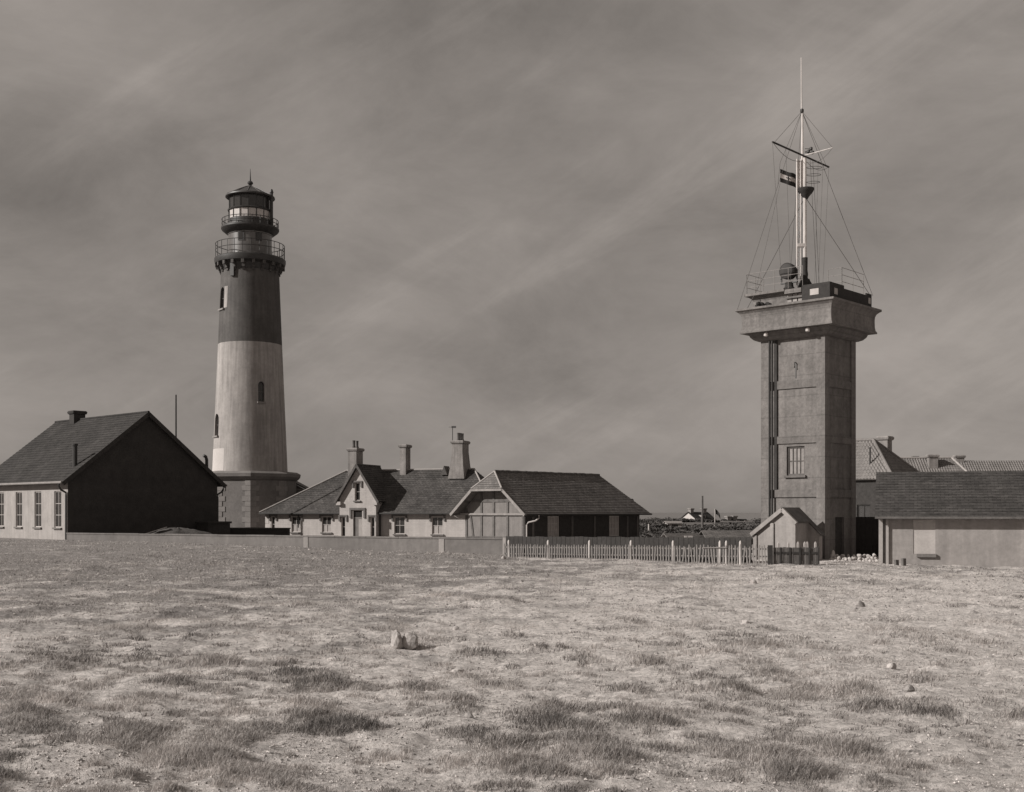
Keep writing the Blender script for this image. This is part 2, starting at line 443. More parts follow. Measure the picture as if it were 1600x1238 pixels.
# ------------------------------------------------------------------ ground
def hash2(ix, iy, seed):
    h = (ix.astype(np.int64) * 374761393 + iy.astype(np.int64) * 668265263 + seed * 974634533) & 0xffffffff
    h = ((h ^ (h >> 13)) * 1274126177) & 0xffffffff
    h = ((h ^ (h >> 16)) * 2246822519) & 0xffffffff
    return ((h ^ (h >> 15)) & 0xffff) / 65535.0
def vnoise(x, y, seed):
    x0, y0 = np.floor(x), np.floor(y); fx, fy = x - x0, y - y0
    fx = fx * fx * (3 - 2 * fx); fy = fy * fy * (3 - 2 * fy)
    a, b, c, d = hash2(x0, y0, seed), hash2(x0 + 1, y0, seed), hash2(x0, y0 + 1, seed), hash2(x0 + 1, y0 + 1, seed)
    return (a * (1 - fx) + b * fx) * (1 - fy) + (c * (1 - fx) + d * fx) * fy
def fbm(x, y, seed, o=3):
    s = 0; a = 0.5
    for k in range(o): s = s + a * vnoise(x * 2 ** k, y * 2 ** k, seed + k * 17); a *= 0.5
    return s / (1 - 0.5 ** o)
def sst(a, b, x): t = np.clip((x - a) / (b - a), 0, 1); return t * t * (3 - 2 * t)

TUFTS = [(350, 985, 130, 40), (470, 945, 90, 26), (770, 945, 120, 42), (690, 935, 110, 28), (120, 1038, 95, 36), (510, 1072, 130, 34), (255, 930, 110, 28), (1110, 1030, 90, 26),
         (730, 1025, 70, 24), (905, 1030, 70, 30), (540, 1142, 140, 48), (1000, 1140, 130, 42), (720, 1100, 80, 40), (870, 930, 70, 16), (985, 975, 80, 20),
         (620, 978, 60, 15), (1100, 925, 70, 12), (1235, 908, 120, 18), (1350, 912, 70, 18), (150, 872, 45, 9), (245, 880, 50, 9), (540, 893, 90, 14), (640, 1072, 60, 24),
         (860, 1110, 60, 28), (1140, 1082, 90, 18), (1265, 1075, 90, 14), (100, 1100, 80, 40), (330, 1035, 100, 28), (210, 985, 120, 28), (1350, 1108, 100, 14), (1425, 922, 60, 10),
         (1480, 905, 50, 10), (300, 1205, 150, 50), (800, 1205, 150, 40), (1250, 1210, 150, 34), (400, 900, 80, 12), (600, 905, 70, 10), (960, 905, 60, 10), (1040, 985, 70, 14),
         (1200, 985, 70, 12), (1440, 1000, 80, 12), (60, 950, 90, 20), (30, 1120, 120, 40), (1560, 980, 90, 20), (1590, 1120, 110, 26), (130, 895, 60, 10), (330, 890, 60, 9), (700, 875, 90, 10), (450, 860, 90, 8)]
tw = []
for (px, py, w, h) in TUFTS:
    Yc = EYE * F / (py - 800); k = Yc / F
    tw.append(((px - 800) * k, Yc, w * k * 0.42, max(w * k * 0.42 * 0.8, 0.35), h * k * 0.5))
rs = np.random.RandomState(5)
for i in range(230):                      # hummocks beyond the ones read from the photograph
    py = 812 + 420 * rs.rand() ** 1.6; px = -250 + 2100 * rs.rand(); Yc = EYE * F / (py - 800)
    if Yc > 85: continue
    r = rs.uniform(0.10, 0.42)
    tw.append(((px - 800) * Yc / F, Yc, r * rs.uniform(0.8, 1.6), r, r * rs.uniform(0.15, 0.35)))
TW = np.array(tw)
def base_z(x, y):
    back = sst(32, 84, y)
    z = back * (0.27 + 0.38 * sst(2, -30, x))
    z = z + 0.7 * np.exp(-(((x - 40) / 17) ** 2 + ((y - 240) / 30) ** 2))
    d = np.maximum(np.maximum(y - 300, -y - 190), np.abs(x) - 380)
    return z - 26 * sst(0, 130, d)
def tuft_field(x, y):
    h = np.zeros_like(x); cov = np.zeros_like(x)
    for (cx, cy, rx, ry, hh) in TW:
        m = (np.abs(x - cx) < 2.6 * rx) & (np.abs(y - cy) < 2.6 * ry)
        if not m.any(): continue
        wob = 0.75 + 0.5 * vnoise(x[m] * 2.1, y[m] * 2.1, 91)
        g = np.exp(-(((x[m] - cx) / rx) ** 2 + ((y[m] - cy) / ry) ** 2) / wob)
        h[m] += g * hh; cov[m] = np.maximum(cov[m], g)
    return h, cov
def near(x, y): return sst(95, 60, y) * sst(-8, 2, y)
def ground_z(x, y, full=False):
    x = np.asarray(x, float); y = np.asarray(y, float)
    th, cov = tuft_field(x, y)
    n = (fbm(x * 0.22, y * 0.22, 3) - 0.5) * 0.22 + (fbm(x * 1.3, y * 1.3, 11) - 0.5) * 0.13 + (fbm(x * 3.4, y * 3.4, 23, 2) - 0.5) * 0.11
    z = base_z(x, y) + near(x, y) * (n + th * 0.45)
    return (z, cov) if full else z
def gz(x, y): return float(ground_z(np.array([x]), np.array([y]))[0])

ys = [-330, -260, -200, -120, -60, -30, -14, -6, -2, 1, 3, 4.5, 6, 7, 8]
while ys[-1] < 92: ys.append(ys[-1] + max(0.05, ys[-1] * 0.0062))
ys += list(np.arange(95, 300, 7)) + list(np.arange(302, 450, 8))
ys = np.array(ys); NC = 430
t = np.linspace(-1, 1, NC)
outer = np.sign(t) * np.clip((np.abs(t) - 0.93) / 0.07, 0, 1) ** 1.5
GX = np.array([np.clip(t / 0.93, -1, 1) * (max(yy, 6) * 0.62 + 6) + outer * (540 - (max(yy, 6) * 0.62 + 6)) for yy in ys])
GY = np.repeat(ys[:, None], NC, 1)
GZ, GC = ground_z(GX.ravel(), GY.ravel(), True)
verts = np.stack([GX.ravel(), GY.ravel(), GZ], 1)
nr = len(ys)
idx = np.arange(nr * NC).reshape(nr, NC)
quads = np.stack([idx[:-1, :-1], idx[:-1, 1:], idx[1:, 1:], idx[1:, :-1]], -1).reshape(-1, 4)
def np_mesh(name, verts, faces, m, smooth=True):
    me = bpy.data.meshes.new(name); k = faces.shape[1]
    me.vertices.add(len(verts)); me.vertices.foreach_set('co', verts.astype(np.float32).ravel())
    me.loops.add(faces.size); me.loops.foreach_set('vertex_index', faces.astype(np.int32).ravel())
    me.polygons.add(len(faces)); me.polygons.foreach_set('loop_start', np.arange(0, faces.size, k, dtype=np.int32))
    me.polygons.foreach_set('use_smooth', np.full(len(faces), smooth))
    me.materials.append(m); me.update(calc_edges=True); me.validate()
    return me

gm = bpy.data.materials.new('sandy_turf'); gm.use_nodes = True
t_ = gm.node_tree; N_ = t_.nodes; L_ = t_.links; b_ = N_['Principled BSDF']
b_.inputs['Roughness'].default_value = 0.95; b_.inputs['Specular IOR Level'].default_value = 0.1
co_ = N_.new('ShaderNodeTexCoord')
def gn(scale, det=8, ro=0.65):
    n = N_.new('ShaderNodeTexNoise'); n.inputs['Scale'].default_value = scale; n.inputs['Detail'].default_value = det; n.inputs['Roughness'].default_value = ro
    L_.new(co_.outputs['Object'], n.inputs['Vector']); return n
def mixc(fac, a, b, f0, f1):
    r = N_.new('ShaderNodeMapRange'); r.inputs[1].default_value = f0; r.inputs[2].default_value = f1; L_.new(fac, r.inputs[0])
    m = N_.new('ShaderNodeMix'); m.data_type = 'RGBA'; L_.new(r.outputs[0], m.inputs[0])
    for s, k in ((a, 6), (b, 7)):
        if hasattr(s, 'links'): L_.new(s, m.inputs[k])
        else: m.inputs[k].default_value = grey(s)
    return m.outputs[2]
sand = mixc(gn(6).outputs[0], 0.68, 0.50, 0.35, 0.65)
turf = mixc(gn(9).outputs[0], 0.30, 0.19, 0.35, 0.65)
sy_ = N_.new('ShaderNodeSeparateXYZ'); L_.new(co_.outputs['Object'], sy_.inputs[0])
def rng(sock, a, b, c, d):
    q = N_.new('ShaderNodeMapRange'); q.inputs[1].default_value = a; q.inputs[2].default_value = b; q.inputs[3].default_value = c; q.inputs[4].default_value = d
    L_.new(sock, q.inputs[0]); return q.outputs[0]
def addn(a, b):
    q = N_.new('ShaderNodeMath'); q.operation = 'ADD'; L_.new(a, q.inputs[0]); L_.new(b, q.inputs[1]); return q.outputs[0]
wear = addn(addn(gn(0.42, 9, 0.7).outputs[0], rng(sy_.outputs[1], 15, 58, -0.09, 0.13)), rng(sy_.outputs[0], -7, 8, 0.06, -0.09))
cov_ = mixc(wear, sand, turf, 0.475, 0.625)
cov_ = mixc(gn(3.2, 6, 0.7).outputs[0], cov_, turf, 0.56, 0.70)       # small worn and turfy specks
vo = N_.new('ShaderNodeTexVoronoi'); vo.inputs['Scale'].default_value = 14
L_.new(co_.outputs['Object'], vo.inputs['Vector'])
heath = mixc(gn(0.3).outputs[0], 0.10, 0.17, 0.4, 0.6)     # dark heath beyond the buildings
cov_ = mixc(sy_.outputs[1], cov_, heath, 98, 112)
ms = N_.new('ShaderNodeVectorMath'); ms.operation = 'SCALE'
rr = N_.new('ShaderNodeMapRange'); rr.inputs[1].default_value = 0.0; rr.inputs[2].default_value = 1.0; rr.inputs[3].default_value = 0.78; rr.inputs[4].default_value = 1.18
sep = N_.new('ShaderNodeSeparateColor'); L_.new(vo.outputs['Color'], sep.inputs[0]); L_.new(sep.outputs[0], rr.inputs[0])
L_.new(cov_, ms.inputs[0]); L_.new(rr.outputs[0], ms.inputs['Scale'])
L_.new(ms.outputs[0], b_.inputs['Base Color'])
bp1 = N_.new('ShaderNodeBump'); bp1.inputs['Strength'].default_value = 1.0; bp1.inputs['Distance'].default_value = 0.08
L_.new(gn(16, 8, 0.75).outputs[0], bp1.inputs['Height'])
bp2 = N_.new('ShaderNodeBump'); bp2.inputs['Strength'].default_value = 0.5; bp2.inputs['Distance'].default_value = 0.03; bp2.invert = True
L_.new(vo.outputs['Distance'], bp2.inputs['Height']); L_.new(bp1.outputs[0], bp2.inputs['Normal']); L_.new(bp2.outputs[0], b_.inputs['Normal'])

go = bpy.data.objects.new('ground', np_mesh('ground', verts, quads, gm)); COL.objects.link(go); go['kind'] = 'structure'

sea_m = bpy.data.materials.new('sea_water'); sea_m.use_nodes = True
sb_ = sea_m.node_tree.nodes['Principled BSDF']; sb_.inputs['Base Color'].default_value = grey(0.12); sb_.inputs['Roughness'].default_value = 0.3
nb_ = sea_m.node_tree.nodes.new('ShaderNodeTexNoise'); nb_.inputs['Scale'].default_value = 0.08; nb_.inputs['Detail'].default_value = 8
tb_ = sea_m.node_tree.nodes.new('ShaderNodeTexCoord'); sea_m.node_tree.links.new(tb_.outputs['Object'], nb_.inputs['Vector'])
bb_ = sea_m.node_tree.nodes.new('ShaderNodeBump'); bb_.inputs['Strength'].default_value = 0.6; bb_.inputs['Distance'].default_value = 1.0
sea_m.node_tree.links.new(nb_.outputs[0], bb_.inputs['Height']); sea_m.node_tree.links.new(bb_.outputs[0], sb_.inputs['Normal'])
s_ = MB(); s_.face([(-25000, -25000, -16), (25000, -25000, -16), (25000, 25000, -16), (-25000, 25000, -16)])
so = s_.build('sea', sea_m); so['kind'] = 'structure'

# ------------------------------------------------------------------ lighthouse
LY = 115.0; LX = (391 - 800) / F * LY; LB = gz(LX, LY)
lh = thing('lighthouse', 'tall round lighthouse, dark above and white below, with lantern and two railed galleries', 'lighthouse', (LX, LY, LB))
lz = lambda py: EYE + (800 - py) / 16.0 - LB
OCT = [R(-90 + 13 + 45 * k) for k in range(8)]
def octa(r, z): return [(r * math.cos(a), r * math.sin(a), z) for a in OCT]
zt = lz(752)
b = MB(); rows = [octa(4.55, -0.4), octa(4.55, 0.5), octa(4.42, 0.56), octa(4.42, zt)]
b.grid(rows, close=True, smooth=False); b.face(rows[-1]); b.build('plinth', M['plinth'], lh)
b = MB(); rows = [octa(4.42, zt + 0.002), octa(4.60, zt + 0.1), octa(4.82, zt + 0.35), octa(4.86, zt + 0.65), octa(4.5, zt + 0.85), octa(3.5, zt + 0.9)]
b.grid(rows, close=True, smooth=False); b.face(rows[-1]); b.build('cornice', M['plinth'], lh)
for k in (7, 0, 1):                                   # quoins either side of the edges one can see
    for side in (-1, 1):
        e = V((4.42 * math.cos(OCT[k]), 4.42 * math.sin(OCT[k]), 0)); o2 = V((4.42 * math.cos(OCT[(k + side) % 8]), 4.42 * math.sin(OCT[(k + side) % 8]), 0))
        d = (o2 - e).normalized(); n = V((0, 0, 1)).cross(d) * side
        if n.dot(e) < 0: n = -n
        nq = 9; hh = (zt - 0.62) / nq
        for i in range(nq):
            ln = 0.85 if i % 2 else 0.55
            q = MB(); q.obox(e + d * ln / 2 + n * 0.012 + V((0, 0, 0.6 + hh * (i + 0.5))), d * ln / 2, n * 0.03, (0, 0, hh / 2 - 0.012)); q.build('quoin', M['quoin'], lh)
def rad(py): return np.interp(py, [428, 540, 738], [44.5, 49.0, 57.5]) / 16.0
def arch_cutter(ang, zc0, zc1, w, rr, arched=True):
    """arched prism pointing outward at angle ang"""
    pts = []; hw = w / 2
    pts = [(-hw, zc0), (hw, zc0), (hw, zc1 - hw * 1.2)] + ([(hw * math.cos(a), zc1 - hw * 1.2 + 1.2 * hw * math.sin(a)) for a in [math.pi * i / 8 for i in range(1, 8)]] if arched else [(hw, zc1), (-hw, zc1)]) + [(-hw, zc1 - hw * 1.2)]
    n = V((math.sin(ang), -math.cos(ang), 0)); u = V((math.cos(ang), math.sin(ang), 0))
    return [u * a + n * (rr - 0.32) + V((0, 0, z)) for a, z in pts], n, u
def shaft(name, m, py0, py1, wins):
    prof = [(rad(py), lz(py)) for py in np.linspace(py0, py1, 9)]
    b = MB(); b.lathe(prof, 80); o = b.build(name, M[m], lh)
    cut = []
    for (ang, q0, q1, w) in wins:
        poly, n, u = arch_cutter(ang, lz(q0), lz(q1), w, rad((q0 + q1) / 2)); c = MB(); c.prism(poly, n * 0.9)
        co = c.build('cutter', M[m]); co.location = lh.location; cut.append(co)
        mo = o.modifiers.new('cut', 'BOOLEAN'); mo.object = co; mo.operation = 'DIFFERENCE'; mo.solver = 'EXACT'
    bpy.context.view_layer.update()
    me = bpy.data.meshes.new_from_object(o.evaluated_get(bpy.context.evaluated_depsgraph_get()))
    o.modifiers.clear(); o.data = me
    for co in cut: bpy.data.objects.remove(co)
    for (ang, q0, q1, w) in wins:
        poly, n, u = arch_cutter(ang, lz(q0), lz(q1), w, rad((q0 + q1) / 2))
        g = MB(); g.prism([p + n * 0.01 for p in poly], n * 0.03); wo_ = g.build('window', M['dark_glass'], lh)
        f = MB(); cz = (lz(q0) + lz(q1)) / 2; c0 = n * (rad((q0 + q1) / 2) - 0.27)
        f.obox(c0 + V((0, 0, cz)), u * 0.025, n * 0.02, (0, 0, (lz(q1) - lz(q0)) / 2 - 0.03))
        f.obox(c0 + V((0, 0, cz)), u * (w / 2 - 0.01), n * 0.018, (0, 0, 0.025)); f.build('glazing_bar', M['timber'], wo_)
        s = MB(); s.obox(n * (rad(q0) + 0.02) + V((0, 0, lz(q0) - 0.08)), u * (w / 2 + 0.1), n * 0.1, (0, 0, 0.075)); s.build('sill', M['quoin'], wo_)
shaft('lower_shaft', 'white_shaft', 739.5, 540, [(R(-57), 683, 649, 1.1), (R(31), 632, 601, 0.62)])
shaft('upper_shaft', 'dark_shaft', 540, 426, [(R(-55), 487, 454, 1.05)])
b = MB(); b.grid([[((rad(py) + 0.02) * math.sin(a), -(rad(py) + 0.02) * math.cos(a), lz(py)) for a in np.linspace(R(-44.5), R(-34.5), 5)] for py in (487, 454)]); b.build('lit_jamb_panel', M['white_shaft'], lh)  # pale sheet painting in the sunlit right jamb of the upper window
b = MB()                                              # whiter curved sheet near the foot
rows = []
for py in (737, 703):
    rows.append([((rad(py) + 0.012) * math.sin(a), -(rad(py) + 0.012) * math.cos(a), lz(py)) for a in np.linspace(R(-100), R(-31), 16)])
b.grid(rows); b.build('pale_patch', M['patch_white'], lh)
b = MB(); b.lathe([(2.72, lz(428)), (2.82, lz(427)), (2.9, lz(422)), (3.0, lz(418)), (3.35, lz(415)), (3.42, lz(411)), (3.42, lz(407)), (3.3, lz(405.5)), (2.0, lz(405))], 64); b.build('lower_gallery', M['iron'], lh)
pr = MB(); pr.box(-0.14, 0.14, 2.7, 3.33, lz(421), lz(415.5)); pr.box(-0.14, 0.14, 2.7, 3.02, lz(426), lz(421)); pr.box(-0.12, 0.12, 2.7, 2.9, lz(430), lz(426))
c0 = pr.build('bracket', M['dark_shaft'], lh); NB = 20
for k in range(NB):
    c = c0 if k == 0 else again(c0, lh); c.rotation_euler = (0, 0, 2 * math.pi * k / NB)
b = MB(); n = V((math.sin(R(-22)), -math.cos(R(-22)), 0)); u = V((math.cos(R(-22)), math.sin(R(-22)), 0))
b.obox(n * 2.86 + V((0, 0, lz(430))), u * 0.2, n * 0.16, (0, 0, 0.6)); b.build('slot_window', M['iron'], lh)
def railing(parent, r, z0, h, nb, bars):
    ps = MB(); ps.tube([(r, 0, z0), (r, 0, z0 + h)], 0.03, 6); p0 = ps.build('baluster', M['iron'], parent)
    for k in range(nb):
        c = p0 if k == 0 else again(p0, parent); c.rotation_euler = (0, 0, 2 * math.pi * (k + 0.5) / nb)
    for fz in bars:
        t = MB(); t.tube([(r * math.cos(2 * math.pi * k / 48), r * math.sin(2 * math.pi * k / 48), z0 + h * fz) for k in range(49)], 0.034, 6, cap=False); t.build('rail', M['iron'], parent)
railing(lh, 3.3, lz(405.5), lz(384) - lz(405.5), 26, (1.0, 0.55))
b = MB(); b.lathe([(2.14, lz(405.2)), (2.14, lz(400)), (2.08, lz(399.5)), (2.08, lz(370)), (2.14, lz(369)), (2.14, lz(366))], 48); b.build('watch_room', M['drum'], lh)
for a in (-12, 35):
    b = MB(); n = V((math.sin(R(a)), -math.cos(R(a)), 0)); u = V((math.cos(R(a)), math.sin(R(a)), 0))
    b.obox(n * 2.07 + V((0, 0, lz(376))), u * 0.3, n * 0.05, (0, 0, 0.42)); wo_ = b.build('window', M['iron'], lh)
    b = MB(); b.obox(n * 2.125 + V((0, 0, lz(376))), u * 0.2, n * 0.006, (0, 0, 0.33)); b.build('pane', M['dark_glass'], wo_)
b = MB(); b.lathe([(2.1, lz(368)), (2.3, lz(367)), (2.7, lz(362)), (2.78, lz(360)), (2.78, lz(357.5)), (2.0, lz(357))], 48); b.build('upper_gallery', M['iron'], lh)
railing(lh, 2.7, lz(357.5), lz(345.5) - lz(357.5), 22, (1.0, 0.5))
b = MB(); b.lathe([(2.15, lz(357.2)), (2.15, lz(346.5)), (2.1, lz(345.5))], 48); b.build('lantern_base', M['lantern_lead'], lh)
NP = 16
for (q0, q1, rr_, mm) in ((345.4, 332.5, 2.02, 'pale_glass'), (329, 310, 1.98, 'dark_glass')):
    for k in range(NP):
        a = 2 * math.pi * (k + 0.3) / NP; a2 = 2 * math.pi * (k + 1.3) / NP
        p = V((rr_ * math.cos(a), rr_ * math.sin(a), 0)); q = V((rr_ * math.cos(a2), rr_ * math.sin(a2), 0)); am = (a + a2) / 2; n = V((math.cos(am), math.sin(am), 0))
        g = MB(); g.obox((p + q) / 2 + V((0, 0, (lz(q0) + lz(q1)) / 2)), (q - p) * 0.495, n * 0.012, (0, 0, (lz(q1) - lz(q0)) / 2)); g.build('lantern_pane', M[mm], lh)
        fr = MB(); fr.bar(p * 1.012 + V((0, 0, lz(q0))), p * 1.012 + V((0, 0, lz(q1))), 0.075); fr.build('lantern_mullion', M['iron'], lh)
b = MB(); b.lathe([(1.95, lz(332.4)), (2.12, lz(332)), (2.16, lz(330.5)), (2.05, lz(329.1)), (1.9, lz(329))], 48); b.build('lantern_band', M['iron'], lh)
b = MB(); b.lathe([(1.96, lz(309.9)), (2.3, lz(311)), (2.38, lz(310)), (2.36, lz(308)), (1.85, lz(304.5)), (1.1, lz(298)), (0.45, lz(293)), (0.2, lz(290.5))], 32); b.build('lantern_roof', M['lantern_lead'], lh)
ribs = MB()
for k in range(12):
    a = 2 * math.pi * k / 12 + 0.1
    ribs.tube([(r_ * math.cos(a), r_ * math.sin(a), z_ + 0.03) for r_, z_ in ((2.34, lz(308.3)), (1.85, lz(304.5)), (1.1, lz(298)), (0.45, lz(293)))], 0.035, 5)
ribs.build('roof_rib', M['drum'], lh)
b = MB(); b.lathe([(0.12, lz(291)), (0.16, lz(289)), (0.26, lz(287.6)), (0.28, lz(286)), (0.2, lz(284)), (0.09, lz(283)), (0.06, lz(276)), (0.02, lz(264))], 16); b.build('finial', M['iron'], lh)
b = MB(); b.tube([(2.2, -0.6, lz(366)), (2.2, -0.6, lz(305))], 0.15, 10); b.lathe([(0.17, lz(305)), (0.2, lz(304)), (0.11, lz(299)), (0.06, lz(298.5))], 10, (2.2, -0.6)); b.build('stove_pipe', M['iron'], lh)

ax = thing('annex', 'small lean-to with dark sloping roof at the right foot of the lighthouse', 'annex', (LX + 3.3, LY + 3.6, LB))
b = MB(); wall(b, (0, 0, 0), (1, 0, 0), (0, -1, 0), [(0, 5.1), (2.0, 4.0)], -0.3); wall(b, (2.0, 0, 0), (0, 1, 0), (1, 0, 0), [(0, 4.0), (3, 4.0)], -0.3); b.build('wall', M['plinth'], ax)
b = MB(); b.prism([(-0.4, -0.2, 5.32), (2.3, -0.2, 3.9), (2.3, -0.2, 4.05), (-0.4, -0.2, 5.5)], (0, 3.4, 0)); b.build('roof', M['slate_dark'], ax)

# ------------------------------------------------------------------ dark gabled house on the left
HX, HY = (106 - 800) / F * 86, 86.0; HB = gz(HX + 3, HY - 1)
gh = thing('gabled_house', 'big house with black shaded gable and slate roof at the far left', 'house', (HX, HY, HB), GRID)
HW, HL, HE, HR = 12.65, 14.5, 5.3 - HB, 10.35 - HB
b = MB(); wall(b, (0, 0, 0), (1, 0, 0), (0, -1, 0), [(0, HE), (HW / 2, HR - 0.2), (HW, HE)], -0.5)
b.build('gable_wall', M['tarred'], gh, 'gable wall coloured dark for its shade')  # near-black colour carries the shade of this sunless side
ops = [(1.0, 2.1, 0.9, 3.6), (4.2, 5.3, 0.9, 3.6), (7.4, 8.5, 0.9, 3.6), (10.6, 11.7, 0.9, 3.6)]
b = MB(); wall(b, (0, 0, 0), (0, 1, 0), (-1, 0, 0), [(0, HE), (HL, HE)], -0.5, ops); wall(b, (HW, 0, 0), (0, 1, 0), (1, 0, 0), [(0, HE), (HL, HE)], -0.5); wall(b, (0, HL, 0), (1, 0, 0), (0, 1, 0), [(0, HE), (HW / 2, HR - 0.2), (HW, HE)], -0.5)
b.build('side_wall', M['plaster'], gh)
for o in ops: window(gh, (0, 0, 0), (0, 1, 0), (-1, 0, 0), o, nx=2, ny=3, sill='stone_trim')
ov, oe = 0.35, 0.55; dz = (HR - HE) / (HW / 2) * oe
for sgn, nm in ((0, 'left'), (1, 'right')):
    b = MB(); x = -oe if sgn == 0 else HW + oe
    slope(b, (x, -ov, HE - dz), (x, HL + ov, HE - dz), (HW / 2, HL + ov, HR), (HW / 2, -ov, HR), n=26, step=0.03, th=0.16)
    b.build('roof', M['slate_sooty'], gh)
for sgn in (0, 1):
    b = MB(); x = -oe if sgn == 0 else HW + oe
    b.bar((x, -ov - 0.03, HE - dz - 0.12), (HW / 2, -ov - 0.03, HR - 0.12), 0.05, 0.3); b.build('bargeboard', M['timber_dark'], gh)
    gx = x - 0.09 if sgn == 0 else x + 0.09
    b = MB(); b.tube([(gx, -ov, HE - dz - 0.02), (gx, HL, HE - dz - 0.02)], 0.09, 8); b.build('gutter', M['timber_pale'], gh)
    wx = -0.1 if sgn == 0 else HW + 0.1
    b = MB(); b.tube([(gx, 0.1, HE - dz - 0.1), (gx, 0.1, HE - dz - 0.3), (gx + (wx - gx) * 0.3, 0.1, HE - dz - 0.55), (wx, 0.1, HE - dz - 0.75), (wx, 0.1, HE - dz - 1.0), (wx, 0.1, 0)], 0.075, 8); b.build('downpipe', M['iron'], gh)
b = MB(); b.tube([(HW / 2, -ov, HR + 0.02), (HW / 2, HL + ov, HR + 0.02)], 0.10, 8); b.build('ridge_cap', M['slate_sooty'], gh)
chimney(gh, HW / 2, 11.0, HR - 0.5, HR + 0.75, 1.0, 0.8, [], 'tarred')
b = MB(); b.tube([(1.0, 0.9, HE + 0.4), (1.0, 0.9, HE + 2.3)], 0.17, 10); b.tube([(1.0, 0.9, HE + 2.3), (1.0, 0.9, HE + 2.45)], 0.22, 10); b.build('vent_pipe', M['iron'], gh)
b = MB(); b.tube([(HW - 0.6, 0.6, HE), (HW - 0.6, 0.6, HE + 1.6), (HW - 0.68, 0.6, HE + 1.85), (HW - 0.9, 0.6, HE + 1.95)], 0.13, 10); b.build('stove_pipe', M['iron'], gh)

def pole(name, label, cat, x, y, z, h, r, m, cross=None):
    b = MB(); b.tube([(0, 0, -0.3), (0, 0, h)], r, 8, r * 0.7)
    o = b.build(name, M[m]); o.location = (x, y, z); return tag(o, label, cat)
p = PX(275, 617, 104); pole('pole', 'thin bare pole rising behind the right slope of the dark gabled house', 'pole', p.x, p.y, gz(p.x, p.y), p.z - gz(p.x, p.y), 0.09, 'timber_dark')

# ------------------------------------------------------------------ low walls in front of the houses
A = V(((104 - 800) / F * 85.3, 85.3, 0)); B = V(((786 - 800) / F * 68, 68, 0)); d = (B - A); LN = d.length
gw = thing('garden_wall', 'long low grey rendered wall running from the dark house to the picket fence', 'wall', A, math.atan2(d.y, d.x))
b = MB(); top = 1.2; prev = None; NS = 30
for i in range(NS):
    x0, x1 = LN * i / NS, LN * (i + 1) / NS
    b.box(x0, x1, 0, 0.3, -0.6, top - 0.1)
b.build('wall', M['wallrender'], gw)
for i in range(15):
    c = MB(); x0, x1 = LN * i / 15, LN * (i + 1) / 15
    c.box(x0 + 0.01, x1 - 0.01, -0.04, 0.34, top - 0.099, top + random.uniform(-0.015, 0.015)); c.build('coping_stone', M['wallrender'], gw)
for px in (478, 690):
    x = along(px, A.x, A.y, d.x / LN, d.y / LN); b = MB(); b.box(x - 0.18, x + 0.18, -0.03, 0.0, -0.6, top - 0.11); b.build('pier', M['lightrender'], gw, 'paler upright strip on the wall face')
b = MB(); b.box(LN + 0.002, LN + 0.3, -0.05, 0.36, -0.6, top + 0.02); b.build('end_pier', M['lightrender'], gw)

A2 = V(((790 - 800) / F * 66.8, 66.8, 0)); B2 = V(((1174 - 800) / F * 58.5, 58.5, 0)); d2 = B2 - A2
bw_ = thing('board_wall', 'low dark tarred board wall behind the picket fence', 'wall', A2, math.atan2(d2.y, d2.x))
nb = 52
for i in range(nb):
    x0, x1 = d2.length * i / nb, d2.length * (i + 1) / nb
    c = MB(); c.box(x0 + 0.008, x1 - 0.008, random.uniform(0, 0.012), 0.05, -0.4, 1.31 + 0.11 * i / nb + random.uniform(-0.02, 0.02)); c.build('board', M['tarred'], bw_)
b = MB(); b.box(0, d2.length, 0.051, 0.12, 0.9, 1.02); b.box(0, d2.length, 0.051, 0.12, 0.2, 0.32); b.build('rail', M['timber_dark'], bw_)

p0, p1 = PX(346, 825, 97), PX(450, 825, 96)
lw = thing('low_wall', 'low dark wall in front of the lighthouse foot', 'wall', (p0.x, p0.y, 0), math.atan2(p1.y - p0.y, p1.x - p0.x))
ll = math.hypot(p1.x - p0.x, p1.y - p0.y)
b = MB(); b.box(0, ll, 0, 0.45, -0.3, p0.z - 0.08); b.build('wall', M['tarred'], lw)
b = MB(); b.box(-0.05, ll + 0.05, -0.05, 0.5, p0.z - 0.079, p0.z + 0.02); b.build('coping', M['earth'], lw)
q = PX(345, 815, 93.5)
wt = thing('coal_bunker', 'dark square bunker against the right corner of the black gable', 'bunker', (q.x - 0.6, q.y, 0), GRID)
b = MB(); b.box(-0.9, 1.1, -0.7, 0.9, 0, q.z - 0.15); b.build('body', M['tarred'], wt); b = MB(); b.box(-1.0, 1.2, -0.8, 1.0, q.z - 0.149, q.z); b.build('lid', M['timber_dark'], wt)

q = PX(262, 824, 82.6)
hp = thing('earth_heap', 'heap of dark earth under the black gable, just behind the low wall', 'heap', (q.x, 85.0, gz(q.x, 85.0)))
rows = []; RN = 14
for i in range(RN):
    fr_ = i / (RN - 1); row = []
    for k in range(28):
        a = 2 * math.pi * k / 28; rr_ = (1 - fr_) * (1 + 0.18 * math.sin(3 * a + 1) + 0.1 * math.sin(7 * a))
        row.append((3.0 * rr_ * math.cos(a), 1.1 * rr_ * math.sin(a), 1.05 * (1 - (1 - fr_) ** 2) + random.uniform(-0.05, 0.05) - 0.1))
    rows.append(row)
b = MB(); b.grid(rows, close=True); b.build('soil', M['earth'], hp)
b = MB(); b.bar((-2.6, -0.8, 0.35), (-0.6, -0.5, 1.0), 0.22, 0.05); b.build('plank', M['timber_pale'], hp)

